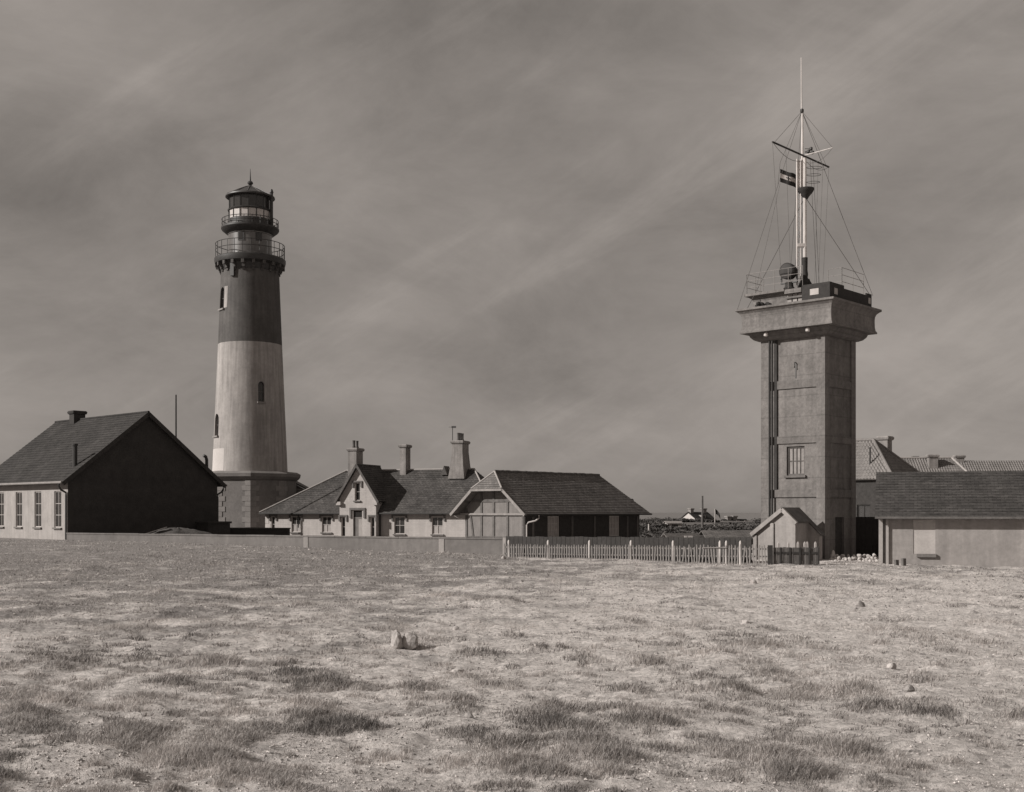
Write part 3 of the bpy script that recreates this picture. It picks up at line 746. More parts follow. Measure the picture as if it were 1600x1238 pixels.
# ------------------------------------------------------------------ white cottage
CX, CY, CRZ = (563 - 800) / F * 105, 105.0, R(-20)
cu = V((math.cos(CRZ), math.sin(CRZ), 0)); CB = 0.25
ct = thing('cottage', 'long white cottage with slate roof, steep entrance gable and three chimneys', 'cottage', (CX, CY, CB), CRZ)
def cx(px, yoff=0.0):
    return along(px, CX - yoff * cu.y * 1.0, CY + yoff * cu.x, cu.x, cu.y)
xl, xr = cx(414.7), cx(770)
ZE, ZR, HD = 2.95 - CB, 6.5 - CB, 3.75
bl, brr = cx(536.5), cx(593)
ops = []
def wo_px(p0, p1, z0, z1): return (cx(p0), cx(p1), z0, z1)
winl = [wo_px(424, 429.5, 0.6, 2.02), wo_px(455.5, 469.5, 0.6, 2.02), wo_px(503, 517.5, 0.6, 2.02)]
winr = [wo_px(616, 632.5, 0.5, 2.02), wo_px(675, 692, 0.5, 2.02)]
b = MB(); wall(b, (0, 0, 0), (1, 0, 0), (0, -1, 0), [(xl, ZE), (bl, ZE)], -0.4, winl); wall(b, (0, 0, 0), (1, 0, 0), (0, -1, 0), [(brr, ZE), (xr, ZE)], -0.4, winr)
wall(b, (xl, 0, 0), (0, 1, 0), (-1, 0, 0), [(0, ZE), (2 * HD, ZE)], -0.4); wall(b, (xr, 0, 0), (0, 1, 0), (1, 0, 0), [(0, ZE), (2 * HD, ZE)], -0.4); wall(b, (0, 2 * HD, 0), (1, 0, 0), (0, 1, 0), [(xl, ZE), (xr, ZE)], -0.4)
b.build('wall', M['cottage'], ct)
for i, o in enumerate(winl + winr): window(ct, (0, 0, 0), (1, 0, 0), (0, -1, 0), o, nx=1 if i == 0 else 2, ny=2, fr=0.06, lower='shutter' if i not in (0, 3) else None, sill='stone_trim', hood='stone_trim')
BP = -0.7                                              # the bay stands forward
bc = (bl + brr) / 2; bpk = 6.86 - CB; bez = 3.62 - CB; bhw = (brr - bl) / 2
gsl = (bpk - bez) / (bhw + 0.3)
dop = [wo_px(557.5, 571.5, 0.0, 2.55), wo_px(539, 545, 0.25, 1.98), wo_px(584.5, 590.5, 0.25, 1.98), wo_px(560, 568, 3.45, 5.0)]
b = MB(); wall(b, (0, BP, 0), (1, 0, 0), (0, -1, 0), [(bl, bpk - gsl * bhw - 0.05), (bc, bpk - 0.05), (brr, bpk - gsl * bhw - 0.05)], -0.4, dop, 0.2)
wall(b, (bl, BP, 0), (0, 1, 0), (-1, 0, 0), [(0, bez + 0.3), (2.0, bez + 0.3)], -0.4); wall(b, (brr, BP, 0), (0, 1, 0), (1, 0, 0), [(0, bez + 0.3), (2.0, bez + 0.3)], -0.4)
b.build('bay_wall', M['cottage'], ct)
for o in dop[1:]: window(ct, (0, BP, 0), (1, 0, 0), (0, -1, 0), o, 0.2, nx=1, ny=2, fr=0.06, sill='stone_trim', hood='stone_trim')
o = dop[0]; b = MB(); b.box(o[0], o[1], BP + 0.12, BP + 0.18, o[2], o[3] - 0.55); do = b.build('door', M['door'], ct)
b = MB(); b.box(o[0], o[1], BP + 0.13, BP + 0.17, o[3] - 0.5, o[3]); b.build('fanlight', M['dark_glass'], do)
b = MB(); b.box(o[0] + 0.5, o[1] - 0.06, BP + 0.10, BP + 0.119, o[2] + 0.2, o[3] - 0.75); b.build('door_panel', M['shutter'], do)
b = MB(); b.box(o[0] - 0.32, o[1] + 0.32, BP - 0.1, BP, o[3] + 0.08, o[3] + 0.26); b.box(o[0] - 0.32, o[0] - 0.16, BP - 0.1, BP, o[3] - 0.65, o[3] + 0.08); b.box(o[1] + 0.16, o[1] + 0.32, BP - 0.1, BP, o[3] - 0.65, o[3] + 0.08); b.build('hood_mould', M['stone_trim'], do)
rid0, rid1 = cx(541.6, HD), xr - 3.2; oe = 0.4; el = ZE - 0.35
b = MB(); slope(b, (xl - oe, -oe, el), (xr + oe, -oe, el), (rid1, HD, ZR), (rid0, HD, ZR), 22, 0.028, 0.12); b.build('roof', M['slate'], ct)
b = MB(); slope(b, (xr + oe, 2 * HD + oe, el), (xl - oe, 2 * HD + oe, el), (rid0, HD, ZR), (rid1, HD, ZR), 22, 0.028, 0.12); b.build('roof', M['slate'], ct)
b = MB(); slope(b, (xl - oe, 2 * HD + oe, el), (xl - oe, -oe, el), (rid0, HD, ZR), (rid0, HD, ZR), 22, 0.028, 0.12); b.build('roof', M['slate'], ct)
b = MB(); slope(b, (xr + oe, -oe, el), (xr + oe, 2 * HD + oe, el), (rid1, HD, ZR), (rid1, HD, ZR), 22, 0.028, 0.12); b.build('roof', M['slate'], ct)
vo_ = 0.28
for sg in (-1, 1):
    b = MB(); ex = bc + sg * (bhw + 0.3); slope(b, (ex, BP - vo_, bez), (ex, HD, bez), (bc, HD, bpk), (bc, BP - vo_, bpk), 18, 0.028, 0.12); b.build('bay_roof', M['slate'], ct)
    b = MB(); b.bar((bc + sg * (bhw + 0.34), BP - vo_ - 0.03, bez - 0.1), (bc, BP - vo_ - 0.03, bpk - 0.02), 0.05, 0.2); b.build('bargeboard', M['timber'], ct)
    kx = bc + sg * (bhw + 0.12); b = MB(); b.tube([(kx, -0.12, el), (kx, -0.12, -0.3)], 0.07, 8); b.build('downpipe', M['iron'], ct)
    b = MB(); b.box(bc + sg * bhw - 0.22, bc + sg * bhw + 0.22, BP - vo_, BP, bez - 0.32, bez - 0.02); b.build('kneeler', M['cottage'], ct)
for (p, q, m_) in (((xl - oe, -oe, el + 0.05), (rid0, HD, ZR + 0.05), 'lead'), ((rid0, HD, ZR + 0.05), (rid1, HD, ZR + 0.05), 'lead'), ((rid1, HD, ZR + 0.05), (xr + oe, -oe, el + 0.05), 'lead'), ((bc, BP - vo_, bpk + 0.04), (bc, HD, bpk + 0.04), 'slate_dark')):
    b = MB(); b.tube([p, q], 0.075, 8); b.build('ridge_cap', M[m_], ct)
for (a0, a1) in ((xl - oe, bl - 0.1), (brr + 0.1, xr + oe)):
    b = MB(); b.bar((a0, -oe - 0.06, el - 0.04), (a1, -oe - 0.06, el - 0.04), 0.12, 0.12); b.build('gutter', M['iron'], ct)
b = MB(); b.tube([(cx(467), -0.1, el), (cx(467), -0.1, 1.0)], 0.05, 8); b.build('downpipe', M['iron'], ct)
for i in range(7):                                    # quoins at the left corner
    b = MB(); w_ = 0.5 if i % 2 else 0.34; b.box(xl - 0.012, xl + w_, -0.02, 0.02, -0.3 + i * 0.42, 0.1 + i * 0.42); b.build('quoin', M['white_paint'], ct)
xa = cx(553, HD - 1.2); zz = lambda py, Y=108: EYE + (800 - py) / F * Y - CB
chimney(ct, cx(553, 1.9), 1.9 + 0.3, 3.9, zz(700, 107), 0.85, 1.3, [(0, -0.32), (0, 0.32)])
chimney(ct, cx(633, HD), HD, 5.6, zz(695.5), 0.6, 1.0, [], 'chimney')
cc = chimney(ct, cx(720, HD), HD - 0.1, 5.4, zz(689.5, 106), 1.0, 1.5, [(0, -0.45), (0, 0), (0, 0.45)], 'chimney', taper=0.28)
vx = cx(712.5, HD); b = MB(); b.tube([(vx, HD - 0.8, zz(700)), (vx, HD - 0.8, zz(670))], 0.03, 6); b.obox((vx + 0.12, HD - 0.8, zz(671)), (0.22, 0, 0), (0, 0.012, 0), (0, 0, 0.09)); b.bar((vx - 0.35, HD - 0.8, zz(671)), (vx + 0.1, HD - 0.8, zz(671)), 0.03); b.build('weather_vane', M['iron'], cc)
vx = cx(697, HD - 0.3); b = MB(); b.prism([(vx - 0.32, HD - 0.8, ZR - 0.5), (vx + 0.32, HD - 0.8, ZR - 0.5), (vx, HD - 0.8, ZR + 0.32)], (0, 1.2, 0)); b.build('roof_vent', M['slate_pale'], ct)

# rear outbuilding behind its left end
ou = thing('outbuilding', 'hipped slate roof, coloured pale for sunlight, of an outbuilding behind the left end of the white cottage', 'outbuilding', (CX, CY, CB), CRZ)
y0, y1, yz = 6.4, 10.6, 8.5; zr2 = 4.95 - CB; xa0 = cx(411, 6.4); xb0 = cx(440, yz); xc0 = cx(500, yz)
b = MB(); wall(b, (0, y0 + 0.3, 0), (1, 0, 0), (0, -1, 0), [(xa0 + 0.3, ZE), (xc0, ZE)], -0.4); wall(b, (xa0 + 0.3, y0 + 0.3, 0), (0, 1, 0), (-1, 0, 0), [(0, ZE), (3.6, ZE)], -0.4); wall(b, (xc0, y0 + 0.3, 0), (0, 1, 0), (1, 0, 0), [(0, ZE), (1.8, zr2 - 0.1), (3.6, ZE)], -0.4); b.build('wall', M['cottage'], ou)
b = MB(); slope(b, (xa0, y0, el), (xc0, y0, el), (xc0, yz, zr2), (xb0, yz, zr2), 14, 0.028, 0.1); b.build('roof', M['slate_pale'], ou)  # paler slate: sunlight on this roof is put into its colour
b = MB(); slope(b, (xa0, y1, el), (xa0, y0, el), (xb0, yz, zr2), (xb0, yz, zr2), 14, 0.028, 0.1); slope(b, (xc0, y1, el), (xa0, y1, el), (xb0, yz, zr2), (xc0, yz, zr2), 14, 0.028, 0.1); b.build('roof', M['slate_pale'], ou)

# ------------------------------------------------------------------ half-timbered barn
BX, BY, BB = (820 - 800) / F * 88, 88.0, 0.27
bn = thing('barn', 'half-timbered barn with big dark slate roof and clipped gable, right of the white cottage', 'barn', (BX, BY, BB), GRID)
BW_, BLn = 6.23, 14.3; ze, zr = 2.95 - BB, 5.78 - BB; o_, e_ = 0.9, 0.8; zl = 2.53 - BB; sl_ = (zr - zl) / (BW_ / 2 + e_)
zh = 4.44 - BB; hh_ = (zr - zh) / sl_
cy_ = BW_ / 2
b = MB(); wall(b, (0, 0, 0), (0, 1, 0), (-1, 0, 0), [(0, zr - sl_ * cy_ - 0.15), (cy_, zr - 0.15), (BW_, zr - sl_ * cy_ - 0.15)], -0.4); b.build('gable_wall', M['panel'], bn)
sops = [(2.6, 4.0, 0.45, 2.1), (10.2, 11.6, 0.45, 2.1)]
b = MB(); wall(b, (0, 0, 0), (1, 0, 0), (0, -1, 0), [(0, ze), (BLn, ze)], -0.4, sops); b.build('side_wall', M['timber_dark'], bn)
b = MB(); wall(b, (0, BW_, 0), (1, 0, 0), (0, 1, 0), [(0, ze), (BLn, ze)], -0.4); wall(b, (BLn, 0, 0), (0, 1, 0), (1, 0, 0), [(0, ze), (cy_, zr - 0.6), (BW_, ze)], -0.4); b.build('rear_wall', M['panel'], bn)
for o in sops: window(bn, (0, 0, 0), (1, 0, 0), (0, -1, 0), o, nx=3, ny=3, fr=0.09, fm='sash', pm='shutter', sill='timber')
def tim(p, q, w=0.2, t=0.06, m='timber', nm='timber_beam'):
    x = -0.03; c = MB(); c.bar((x, p[0], p[1]), (x, q[0], q[1]), w if abs(p[0] - q[0]) > abs(p[1] - q[1]) else t, t if abs(p[0] - q[0]) > abs(p[1] - q[1]) else w) if False else None
    P, Q = V((x, p[0], p[1])), V((x, q[0], q[1])); dd = (Q - P); nn = V((1, 0, 0)); ww = nn.cross(dd.normalized())
    c.obox((P + Q) / 2, dd / 2, ww * w / 2, nn * t / 2); c.build(nm, M[m], bn)
zbm = 2.25 - 0.0
def vy(px): return along(px, BX, BY, -0.734, 0.679)
for px in (728.5, 752.7, 771.8, 793.5, 817.5):
    y_ = min(max(vy(px), 0.1), BW_ - 0.1); topz = min(zr - sl_ * abs(y_ - cy_) - 0.3, zr - 0.3)
    tim((y_, -0.3), (y_, zbm - 0.085)); 
    if topz > zbm + 0.3: tim((y_, zbm + 0.085), (y_, topz))
tz = 3.55 - BB
seg = [vy(793.5), vy(771.8), vy(752.7)]
tim((cy_ - (zr - tz) / sl_ + 0.25, tz), (seg[0] - 0.1, tz)); tim((seg[0] + 0.1, tz), (seg[1] - 0.1, tz)); tim((seg[1] + 0.1, tz), (seg[2] - 0.1, tz)); tim((seg[2] + 0.1, tz), (cy_ + (zr - tz) / sl_ - 0.25, tz))
tim((vy(736), 2.1), (vy(741), 0.1), 0.16); tim((0.25, 0.5), (BW_ - 0.25, 0.5), 0.1, 0.03)
b = MB(); b.box(-0.16, -0.02, -0.25, BW_ + 0.5, zbm - 0.08, zbm + 0.08); b.build('plate_beam', M['timber_pale'], bn)
for sg in (0, 1):
    y_e = -e_ if sg == 0 else BW_ + e_; yh = cy_ - hh_ if sg == 0 else cy_ + hh_
    P0, P1, P2, P3, P4 = V((-o_, y_e, zl)), V((BLn + 0.55, y_e, zl)), V((12.8, cy_, zr)), V((0.0, cy_, zr)), V((-o_, yh, zh))
    b = MB()
    # main face is a pentagon: rectangle strip plus clipped corner handled by course interpolation
    n = 24; Nn = (P1 - P0).cross(P2 - P0).normalized(); Nn = Nn if Nn.z > 0 else -Nn
    def left(s):
        z = zl + (zr - zl) * s
        y = y_e + (cy_ - y_e) * s
        if z <= zh: return V((-o_, y, z))
        f = (z - zh) / (zr - zh); return V((-o_ + o_ * f, y, z))
    def right(s): return P1.lerp(P2, s)
    for i in range(n):
        s0, s1 = i / n, (i + 1) / n; m_ = 14
        for k in range(m_):
            a, c_, d_, e2 = left(s0).lerp(right(s0), k / m_), left(s0).lerp(right(s0), (k + 1) / m_), left(s1).lerp(right(s1), (k + 1) / m_), left(s1).lerp(right(s1), k / m_)
            uvs = [(p.x, s) for p, s in ((a, s0 * 5.1), (c_, s0 * 5.1), (d_, s1 * 5.1), (e2, s1 * 5.1))]
            b.face([a + Nn * 0.03, c_ + Nn * 0.03, d_, e2], uvs); b.face([a, c_, c_ + Nn * 0.03, a + Nn * 0.03], uvs)
    dn = -Nn * 0.12
    b.face([p + dn for p in (P0, P4, P3, P2, P1)]); b.face([P0 + dn, P1 + dn, P1, P0]); b.face([P0, P4, P4 + dn, P0 + dn])
    b.build('roof', M['slate_dark'], bn)
    c = MB(); c.bar(P0 + V((-0.03, 0, -0.08)), P4 + V((-0.03, 0, -0.08)), 0.05, 0.22); c.build('bargeboard', M['timber_pale'], bn)
b = MB(); slope(b, (-o_ - 0.05, cy_ + hh_, zh), (-o_ - 0.05, cy_ - hh_, zh), (0, cy_, zr), (0, cy_, zr), 8, 0.03, 0.1); b.build('clipped_gable_roof', M['slate_pale'], bn)
b = MB(); slope(b, (BLn + 0.55, -e_, zl), (BLn + 0.55, BW_ + e_, zl), (12.8, cy_, zr), (12.8, cy_, zr), 20, 0.03, 0.1); b.build('hip_roof', M['slate_dark'], bn)
b = MB(); b.bar((-o_ - 0.07, cy_ + hh_ + 0.05, zh - 0.08), (-o_ - 0.07, cy_ - hh_ - 0.05, zh - 0.08), 0.06, 0.16); b.build('gable_gutter', M['timber_pale'], bn)
rp = MB()
for i in range(26):
    x0 = 12.8 * i / 26; c = MB(); c.tube([(x0 + 0.01, cy_, zr + 0.03 + random.uniform(-0.02, 0.02)), (x0 + 12.8 / 26, cy_, zr + 0.03 + random.uniform(-0.02, 0.02))], 0.11, 8); c.build('ridge_tile', M['slate_dark'], bn)
for q in ((cy_ - hh_), (cy_ + hh_)):
    c = MB(); c.tube([(0, cy_, zr + 0.03), (-o_ - 0.03, q, zh + 0.04)], 0.07, 8); c.build('hip_cap', M['lead'], bn)
b = MB(); b.tube([(-o_, -e_ - 0.08, zl - 0.02), (BLn + 0.5, -e_ - 0.08, zl - 0.02)], 0.07, 8); b.build('gutter', M['timber_dark'], bn)
b = MB(); b.tube([(0.6, -e_ - 0.08, zl - 0.08), (0.6, -e_ - 0.08, zl - 0.3), (0.5, -0.6, zl - 0.5), (0.25, -0.12, zl - 0.62), (0.1, -0.1, zl - 0.8), (0.1, -0.1, -0.2)], 0.06, 8); b.build('downpipe', M['sash'], bn)
b = MB(); b.tube([(-0.5, BW_ + 0.75, zl - 0.12), (-0.3, BW_ + 0.5, zl - 0.3), (-0.1, BW_ + 0.12, zl - 0.4)], 0.06, 8); b.build('downpipe', M['sash'], bn)
for x_ in (0.9, 5.5, 8.3, 12.6, 14.0):
    b = MB(); b.box(x_ - 0.11, x_ + 0.11, -0.05, -0.002, -0.3, ze - 0.6); b.build('post', M['timber'], bn)
chimney(bn, 15.2, 2.2, 1.2, 3.55, 0.7, 0.9, [], 'tarred')

# ------------------------------------------------------------------ concrete signal tower
TX, TY, TB = (1289 - 800) / F * 62, 62.0, 0.12
tw_ = thing('signal_tower', 'square concrete signal tower with corner piers and overhanging parapet platform', 'tower', (TX, TY, TB), GRID)
DX, DY = 3.5, 3.84; rc = 0.09                         # DX along the shaded face, DY along the lit face
TZ = 12.4 - TB
wop = (1.24, 2.31, 4.66 - TB, 6.22 - TB)
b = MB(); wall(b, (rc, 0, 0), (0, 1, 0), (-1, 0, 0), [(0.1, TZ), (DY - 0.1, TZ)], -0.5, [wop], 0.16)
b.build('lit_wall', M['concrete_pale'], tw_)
dop_ = (1.3, 2.3, 0.0, 2.3)
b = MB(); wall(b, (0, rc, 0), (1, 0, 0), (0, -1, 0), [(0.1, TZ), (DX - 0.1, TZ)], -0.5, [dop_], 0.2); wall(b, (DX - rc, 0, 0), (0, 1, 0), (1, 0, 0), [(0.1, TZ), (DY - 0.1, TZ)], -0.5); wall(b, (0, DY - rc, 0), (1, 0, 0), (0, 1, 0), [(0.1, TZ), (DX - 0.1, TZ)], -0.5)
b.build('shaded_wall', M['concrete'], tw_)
b = MB(); b.box(dop_[0], dop_[1], rc + 0.14, rc + 0.19, -0.2, 2.3); b.build('door', M['timber_dark'], tw_)
window(tw_, (rc, 0, 0), (0, 1, 0), (-1, 0, 0), wop, 0.16, nx=4, ny=2, fr=0.09, fm='timber', pm='timber_pale', sill='concrete')
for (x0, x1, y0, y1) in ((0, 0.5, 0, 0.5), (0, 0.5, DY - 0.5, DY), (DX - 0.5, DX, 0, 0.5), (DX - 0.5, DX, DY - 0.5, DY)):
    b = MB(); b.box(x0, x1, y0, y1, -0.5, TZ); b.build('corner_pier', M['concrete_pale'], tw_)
for (z0, z1) in ((9.34, 9.78), (6.38, 6.78), (3.49, 3.9)):
    for face in range(2):
        b = MB()
        if face == 0: b.box(0.012, rc + 0.05, 0.502, DY - 0.502, z0 - TB, z1 - TB)
        else: b.box(0.502, DX - 0.502, 0.012, rc + 0.05, z0 - TB, z1 - TB)
        b.build('belt_course', M['concrete'], tw_)
for (y_, w_, r_) in ((DY - 0.56, 0, 0.045), (DY - 0.73, 0, 0.055)):
    b = MB(); b.tube([(-0.07, y_, 0.3), (-0.07, y_, TZ)], r_, 8); b.build('drain_pipe', M['iron'], tw_)
b = MB(); b.box(0.0, rc - 0.002, DY - 0.98, DY - 0.82, 3.9 - TB, TZ - 0.1); b.build('cable_duct', M['black_paint'], tw_)
b = MB(); b.tube([(0.05, 1.75, 10.6), (-0.06, 1.75, 10.6), (-0.06, 1.75, 10.3)], 0.03, 6); b.box(0.075, rc - 0.002, 1.72, 1.78, 9.75, 10.6); b.build('wall_hook', M['iron'], tw_)
# platform: stepped soffit, coved parapet
def sq(off, z): return [(-off, -off, z), (DX + off, -off, z), (DX + off, DY + off, z), (-off, DY + off, z)]
def ringed(name, prof, m, cap=True):
    b = MB(); rows = [sq(o, z - TB) for o, z in prof]; b.grid(rows, close=True, smooth=False)
    if cap: b.face(rows[0][::-1]); b.face(rows[-1])
    return b.build(name, M[m], tw_)
ringed('soffit_slab', [(0.10, 12.02), (0.28, 12.1), (0.42, 12.25), (0.50, 12.44)], 'concrete')
ringed('parapet', [(0.84, 12.45), (0.84, 12.53), (0.78, 12.62), (0.75, 12.8), (0.74, 13.2), (0.76, 13.38), (0.82, 13.52), (0.92, 13.62), (1.02, 13.68), (1.02, 13.79)], 'concrete_pale')
for y_ in (0.7, 3.2):
    b = MB(); b.lathe([(0.05, 12.18 - TB), (0.12, 12.22 - TB), (0.12, 12.36 - TB), (0.06, 12.44 - TB)], 10, (-0.55, y_)); b.build('soffit_lamp', M['sash'], tw_)
# upper works: pale coved part at the left, black screens at the right
zu0, zu1 = 13.79 - TB, 14.62 - TB
yA = 2.05
b = MB(); rows = []
for o, z in ((0.30, zu0), (0.30, zu0 + 0.42), (0.36, zu0 + 0.55), (0.5, zu0 + 0.66), (0.66, zu0 + 0.7), (0.66, zu1)):
    rows.append([(-o, yA, z), (DX + o, yA, z), (DX + o, DY + o, z), (-o, DY + o, z)])
b.grid(rows, close=True, smooth=False); b.face(rows[-1]); b.build('upper_parapet', M['concrete_pale'], tw_)
b = MB(); b.box(-0.62, -0.40, yA - 1.0, yA - 0.003, zu1 - 0.28, zu1 - 0.05); b.build('lintel', M['concrete_pale'], tw_)
for k in range(3):
    b = MB(); b.box(-0.40, -0.34, yA - 0.95 + k * 0.32, yA - 0.70 + k * 0.32, zu0, zu1 - 0.29); b.build('screen_panel', M['lightrender'], tw_)
yk = yA - 1.02
b = MB(); b.box(-0.58, -0.50, -0.58, yk, zu0, zu1 + 0.06); b.build('screen', M['black_paint'], tw_)
b = MB(); b.box(-0.499, 1.0, -0.58, -0.50, zu0, zu1 + 0.06); b.box(1.0, DX + 0.1, -0.58, -0.50, zu0, zu1 - 0.1); b.box(DX + 0.1, DX + 0.7, -0.58, -0.50, zu0, zu1 + 0.02); b.build('screen', M['black_paint'], tw_)
b = MB(); b.box(-0.5, DX + 0.7, -0.49, yA - 0.01, zu0 + 0.3, zu0 + 0.4); b.build('upper_deck', M['concrete'], tw_)
for (x0, x1, y0, y1) in ((-0.60, -0.581, 0.05, 0.55), ):
    b = MB(); b.box(x0, x1, y0, y1, zu0 + 0.3, zu0 + 0.62); b.build('screen_light', M['blocked'], tw_)
for (x0, x1) in ((-0.1, 0.25), (DX + 0.3, DX + 0.55)):
    b = MB(); b.box(x0, x1, -0.60, -0.581, zu0 + 0.3, zu0 + 0.62); b.build('screen_light', M['blocked'], tw_)
# railing of the top deck
RT = zu1 + 1.1
def rail_run(p, q, nposts):
    p, q = V(p), V(q)
    for k in range(nposts):
        c = p.lerp(q, k / (nposts - 1)); b = MB(); b.tube([(c.x, c.y, zu1), (c.x, c.y, RT)], 0.017, 6); b.build('rail_post', M['timber_pale'], tw_)
    for h in (0.0, 0.38, 0.74):
        b = MB(); b.tube([(p.x, p.y, RT - h), (q.x, q.y, RT - h)], 0.013, 6); b.build('rail', M['timber_pale'], tw_)
rail_run((-0.55, DY + 0.55, 0), (-0.55, 1.0, 0), 5); rail_run((-0.55, DY + 0.55, 0), (1.2, DY + 0.55, 0), 3); rail_run((1.3, -0.3, 0), (DX + 0.3, -0.3, 0), 3); rail_run((1.3, -0.3, 0), (1.3, 0.5, 0), 2)

GU = V((0.679, 0.734, 0)); GA = V((-0.734, 0.679, 0))
def tl(x, y, z=0): return V((TX, TY, 0)) + GU * x + GA * y + V((0, 0, z))      # tower-frame point to world
dk = 14.62
# searchlight on the left of the deck
sp = PX(1233, 452, 63.6)
sl = thing('searchlight', 'round dark searchlight on a stand on top of the tower, left of the mast', 'searchlight', (sp.x, sp.y, dk), GRID)
b = MB(); b.lathe([(0.34, 0.0), (0.34, 0.12), (0.24, 0.22), (0.2, 0.5)], 16); b.build('stand', M['black_paint'], sl)
b = MB(); rows = [[(x, r * math.cos(a), 1.05 + r * math.sin(a)) for a in [2 * math.pi * k / 24 for k in range(24)]] for x, r in ((0.38, 0.12), (0.34, 0.28), (0.2, 0.4), (-0.1, 0.44), (-0.3, 0.44), (-0.34, 0.40))]
b.grid(rows, close=True); b.face(rows[0]); b.face(rows[-1]); b.build('drum', M['black_paint'], sl)
b = MB(); rows = [[(x, r * math.cos(a), 1.05 + r * math.sin(a)) for a in [2 * math.pi * k / 24 for k in range(24)]] for x, r in ((-0.345, 0.37), (-0.37, 0.25), (-0.38, 0.05))]
b.grid(rows, close=True); b.face(rows[-1]); b.build('lens', M['lens'], sl)
for s_y in (-1, 1):
    b = MB(); b.bar((0, s_y * 0.47, 0.45), (0, s_y * 0.47, 1.1), 0.06, 0.1); b.build('yoke_arm', M['iron'], sl)
b = MB(); b.box(-0.06, 0.06, -0.5, 0.5, 0.42, 0.5); b.build('yoke', M['iron'], sl)
q = PX(1187, 478, 64.6)
b = MB()
for k in range(9): rock_mesh(b, (random.uniform(-0.35, 0.35), random.uniform(-0.2, 0.2), 0.08 + random.uniform(0, 0.12)), random.uniform(0.12, 0.2), 300 + k, sub=1)
o = b.build('rope_coil', M['black_paint']); o.location = (tl(-0.55, 3.35).x, tl(-0.55, 3.35).y, 13.8); tag(o, 'small dark bundle lying on the left corner of the tower parapet', 'bundle')

# signal mast
mp_ = PX(1257.5, 445, 64.2); MX, MY = mp_.x, mp_.y
zpx = lambda py, Y=64.2: EYE + (800 - py) / F * Y - dk
ma = thing('signal_mast', 'white signal mast with yard, ladder and stays on top of the concrete tower', 'mast', (MX, MY, dk))
b = MB(); b.grid([[(s * 0.42, t_ * 0.42, 0) for s, t_ in ((-1, -1), (1, -1), (1, 1), (-1, 1))], [(s * 0.36, t_ * 0.36, 0.35) for s, t_ in ((-1, -1), (1, -1), (1, 1), (-1, 1))], [(s * 0.24, t_ * 0.24, 0.62) for s, t_ in ((-1, -1), (1, -1), (1, 1), (-1, 1))], [(s * 0.2, t_ * 0.2, 0.75) for s, t_ in ((-1, -1), (1, -1), (1, 1), (-1, 1))]], close=True, smooth=False); b.lathe([(0.2, 0.7), (0.16, 0.85), (0.18, 1.0), (0.15, 1.25), (0.16, zpx(403))], 14); b.build('mast_step', M['black_paint'], ma)
b = MB(); b.tube([(0, 0, zpx(403)), (0, 0, zpx(247))], 0.105, 12, 0.095); b.build('lower_mast', M['mast'], ma)
b = MB(); b.tube([(-0.13, 0.02, zpx(296)), (-0.13, 0.02, zpx(172))], 0.065, 10, 0.05); b.build('topmast', M['mast'], ma)
b = MB(); b.tube([(-0.17, 0.02, zpx(175)), (-0.19, 0.02, zpx(90))], 0.04, 8, 0.022); b.build('pole_head', M['mast'], ma)
b = MB(); b.lathe([(0.06, zpx(177)), (0.1, zpx(175)), (0.1, zpx(171)), (0.05, zpx(170))], 10, (-0.15, 0.02)); b.build('truck', M['iron'], ma)
b = MB(); b.lathe([(0.09, zpx(312)), (0.2, zpx(307)), (0.38, zpx(301)), (0.46, zpx(297)), (0.46, zpx(295)), (0.1, zpx(294.5))], 20, (0.05, 0)); b.build('crows_nest', M['black_paint'], ma)
# ladder beside the mast
lx0, lx1 = -0.44, -0.24
for x in (lx0, lx1):
    b = MB(); b.tube([(x, -0.05, 0.05), (x, -0.05, zpx(249))], 0.042 if x == lx0 else 0.026, 6); b.build('ladder_rail', M['mast'], ma)
rg = MB(); rg.tube([(lx0, -0.05, 0), (lx1, -0.05, 0)], 0.016, 5); r0 = rg.build('rung', M['mast'], ma)
nrung = int((zpx(250) - 0.3) / 0.24)
for k in range(nrung):
    c = r0 if k == 0 else again(r0, ma); c.location = (0, 0, 0.3 + 0.24 * k)
b = MB(); b.box(lx0, 0.05, -0.1, 0.06, zpx(386), zpx(381)); b.build('cleat_bracket', M['mast'], ma)
b = MB(); b.box(lx0 + 0.05, lx1 - 0.02, -0.03, -0.005, zpx(294), zpx(251)); b.build('ladder_board', M['mast'], ma)
# yard along the receding direction, gaff across it
yc = V((0, 0, zpx(244.5)))
yl = GU * -2.05; yr = GU * 1.75
def yend(px, base, dr):
    return along(px, MX, MY, dr.x, dr.y)
ta, tb = yend(1207, None, GU), yend(1295, None, GU)
b = MB(); b.tube([GU * ta + yc, GU * (ta * 0.5) + yc, yc, GU * (tb * 0.5) + yc, GU * tb + yc], 0.05, 8); b.build('yard', M['timber_dark'], ma)
tg = yend(1301, None, -GA)
b = MB(); b.tube([V((0, 0, zpx(243))), -GA * tg + V((0, 0, zpx(241)))], 0.03, 8, 0.022); b.build('gaff', M['mast'], ma)
def wire(p, q, r=0.011, sag=0.0, nm='stay', m='rope'):
    p, q = V(p), V(q); pts = [p.lerp(q, i / 6) - V((0, 0, sag * 4 * (i / 6) * (1 - i / 6))) for i in range(7)] if sag else [p, q]
    b = MB(); b.tube(pts, r, 5); b.build(nm, M[m], ma)
loc = lambda w: w - V((MX, MY, dk))
top = V((-0.15, 0.02, zpx(174))); nest = V((0.02, 0, zpx(308)))
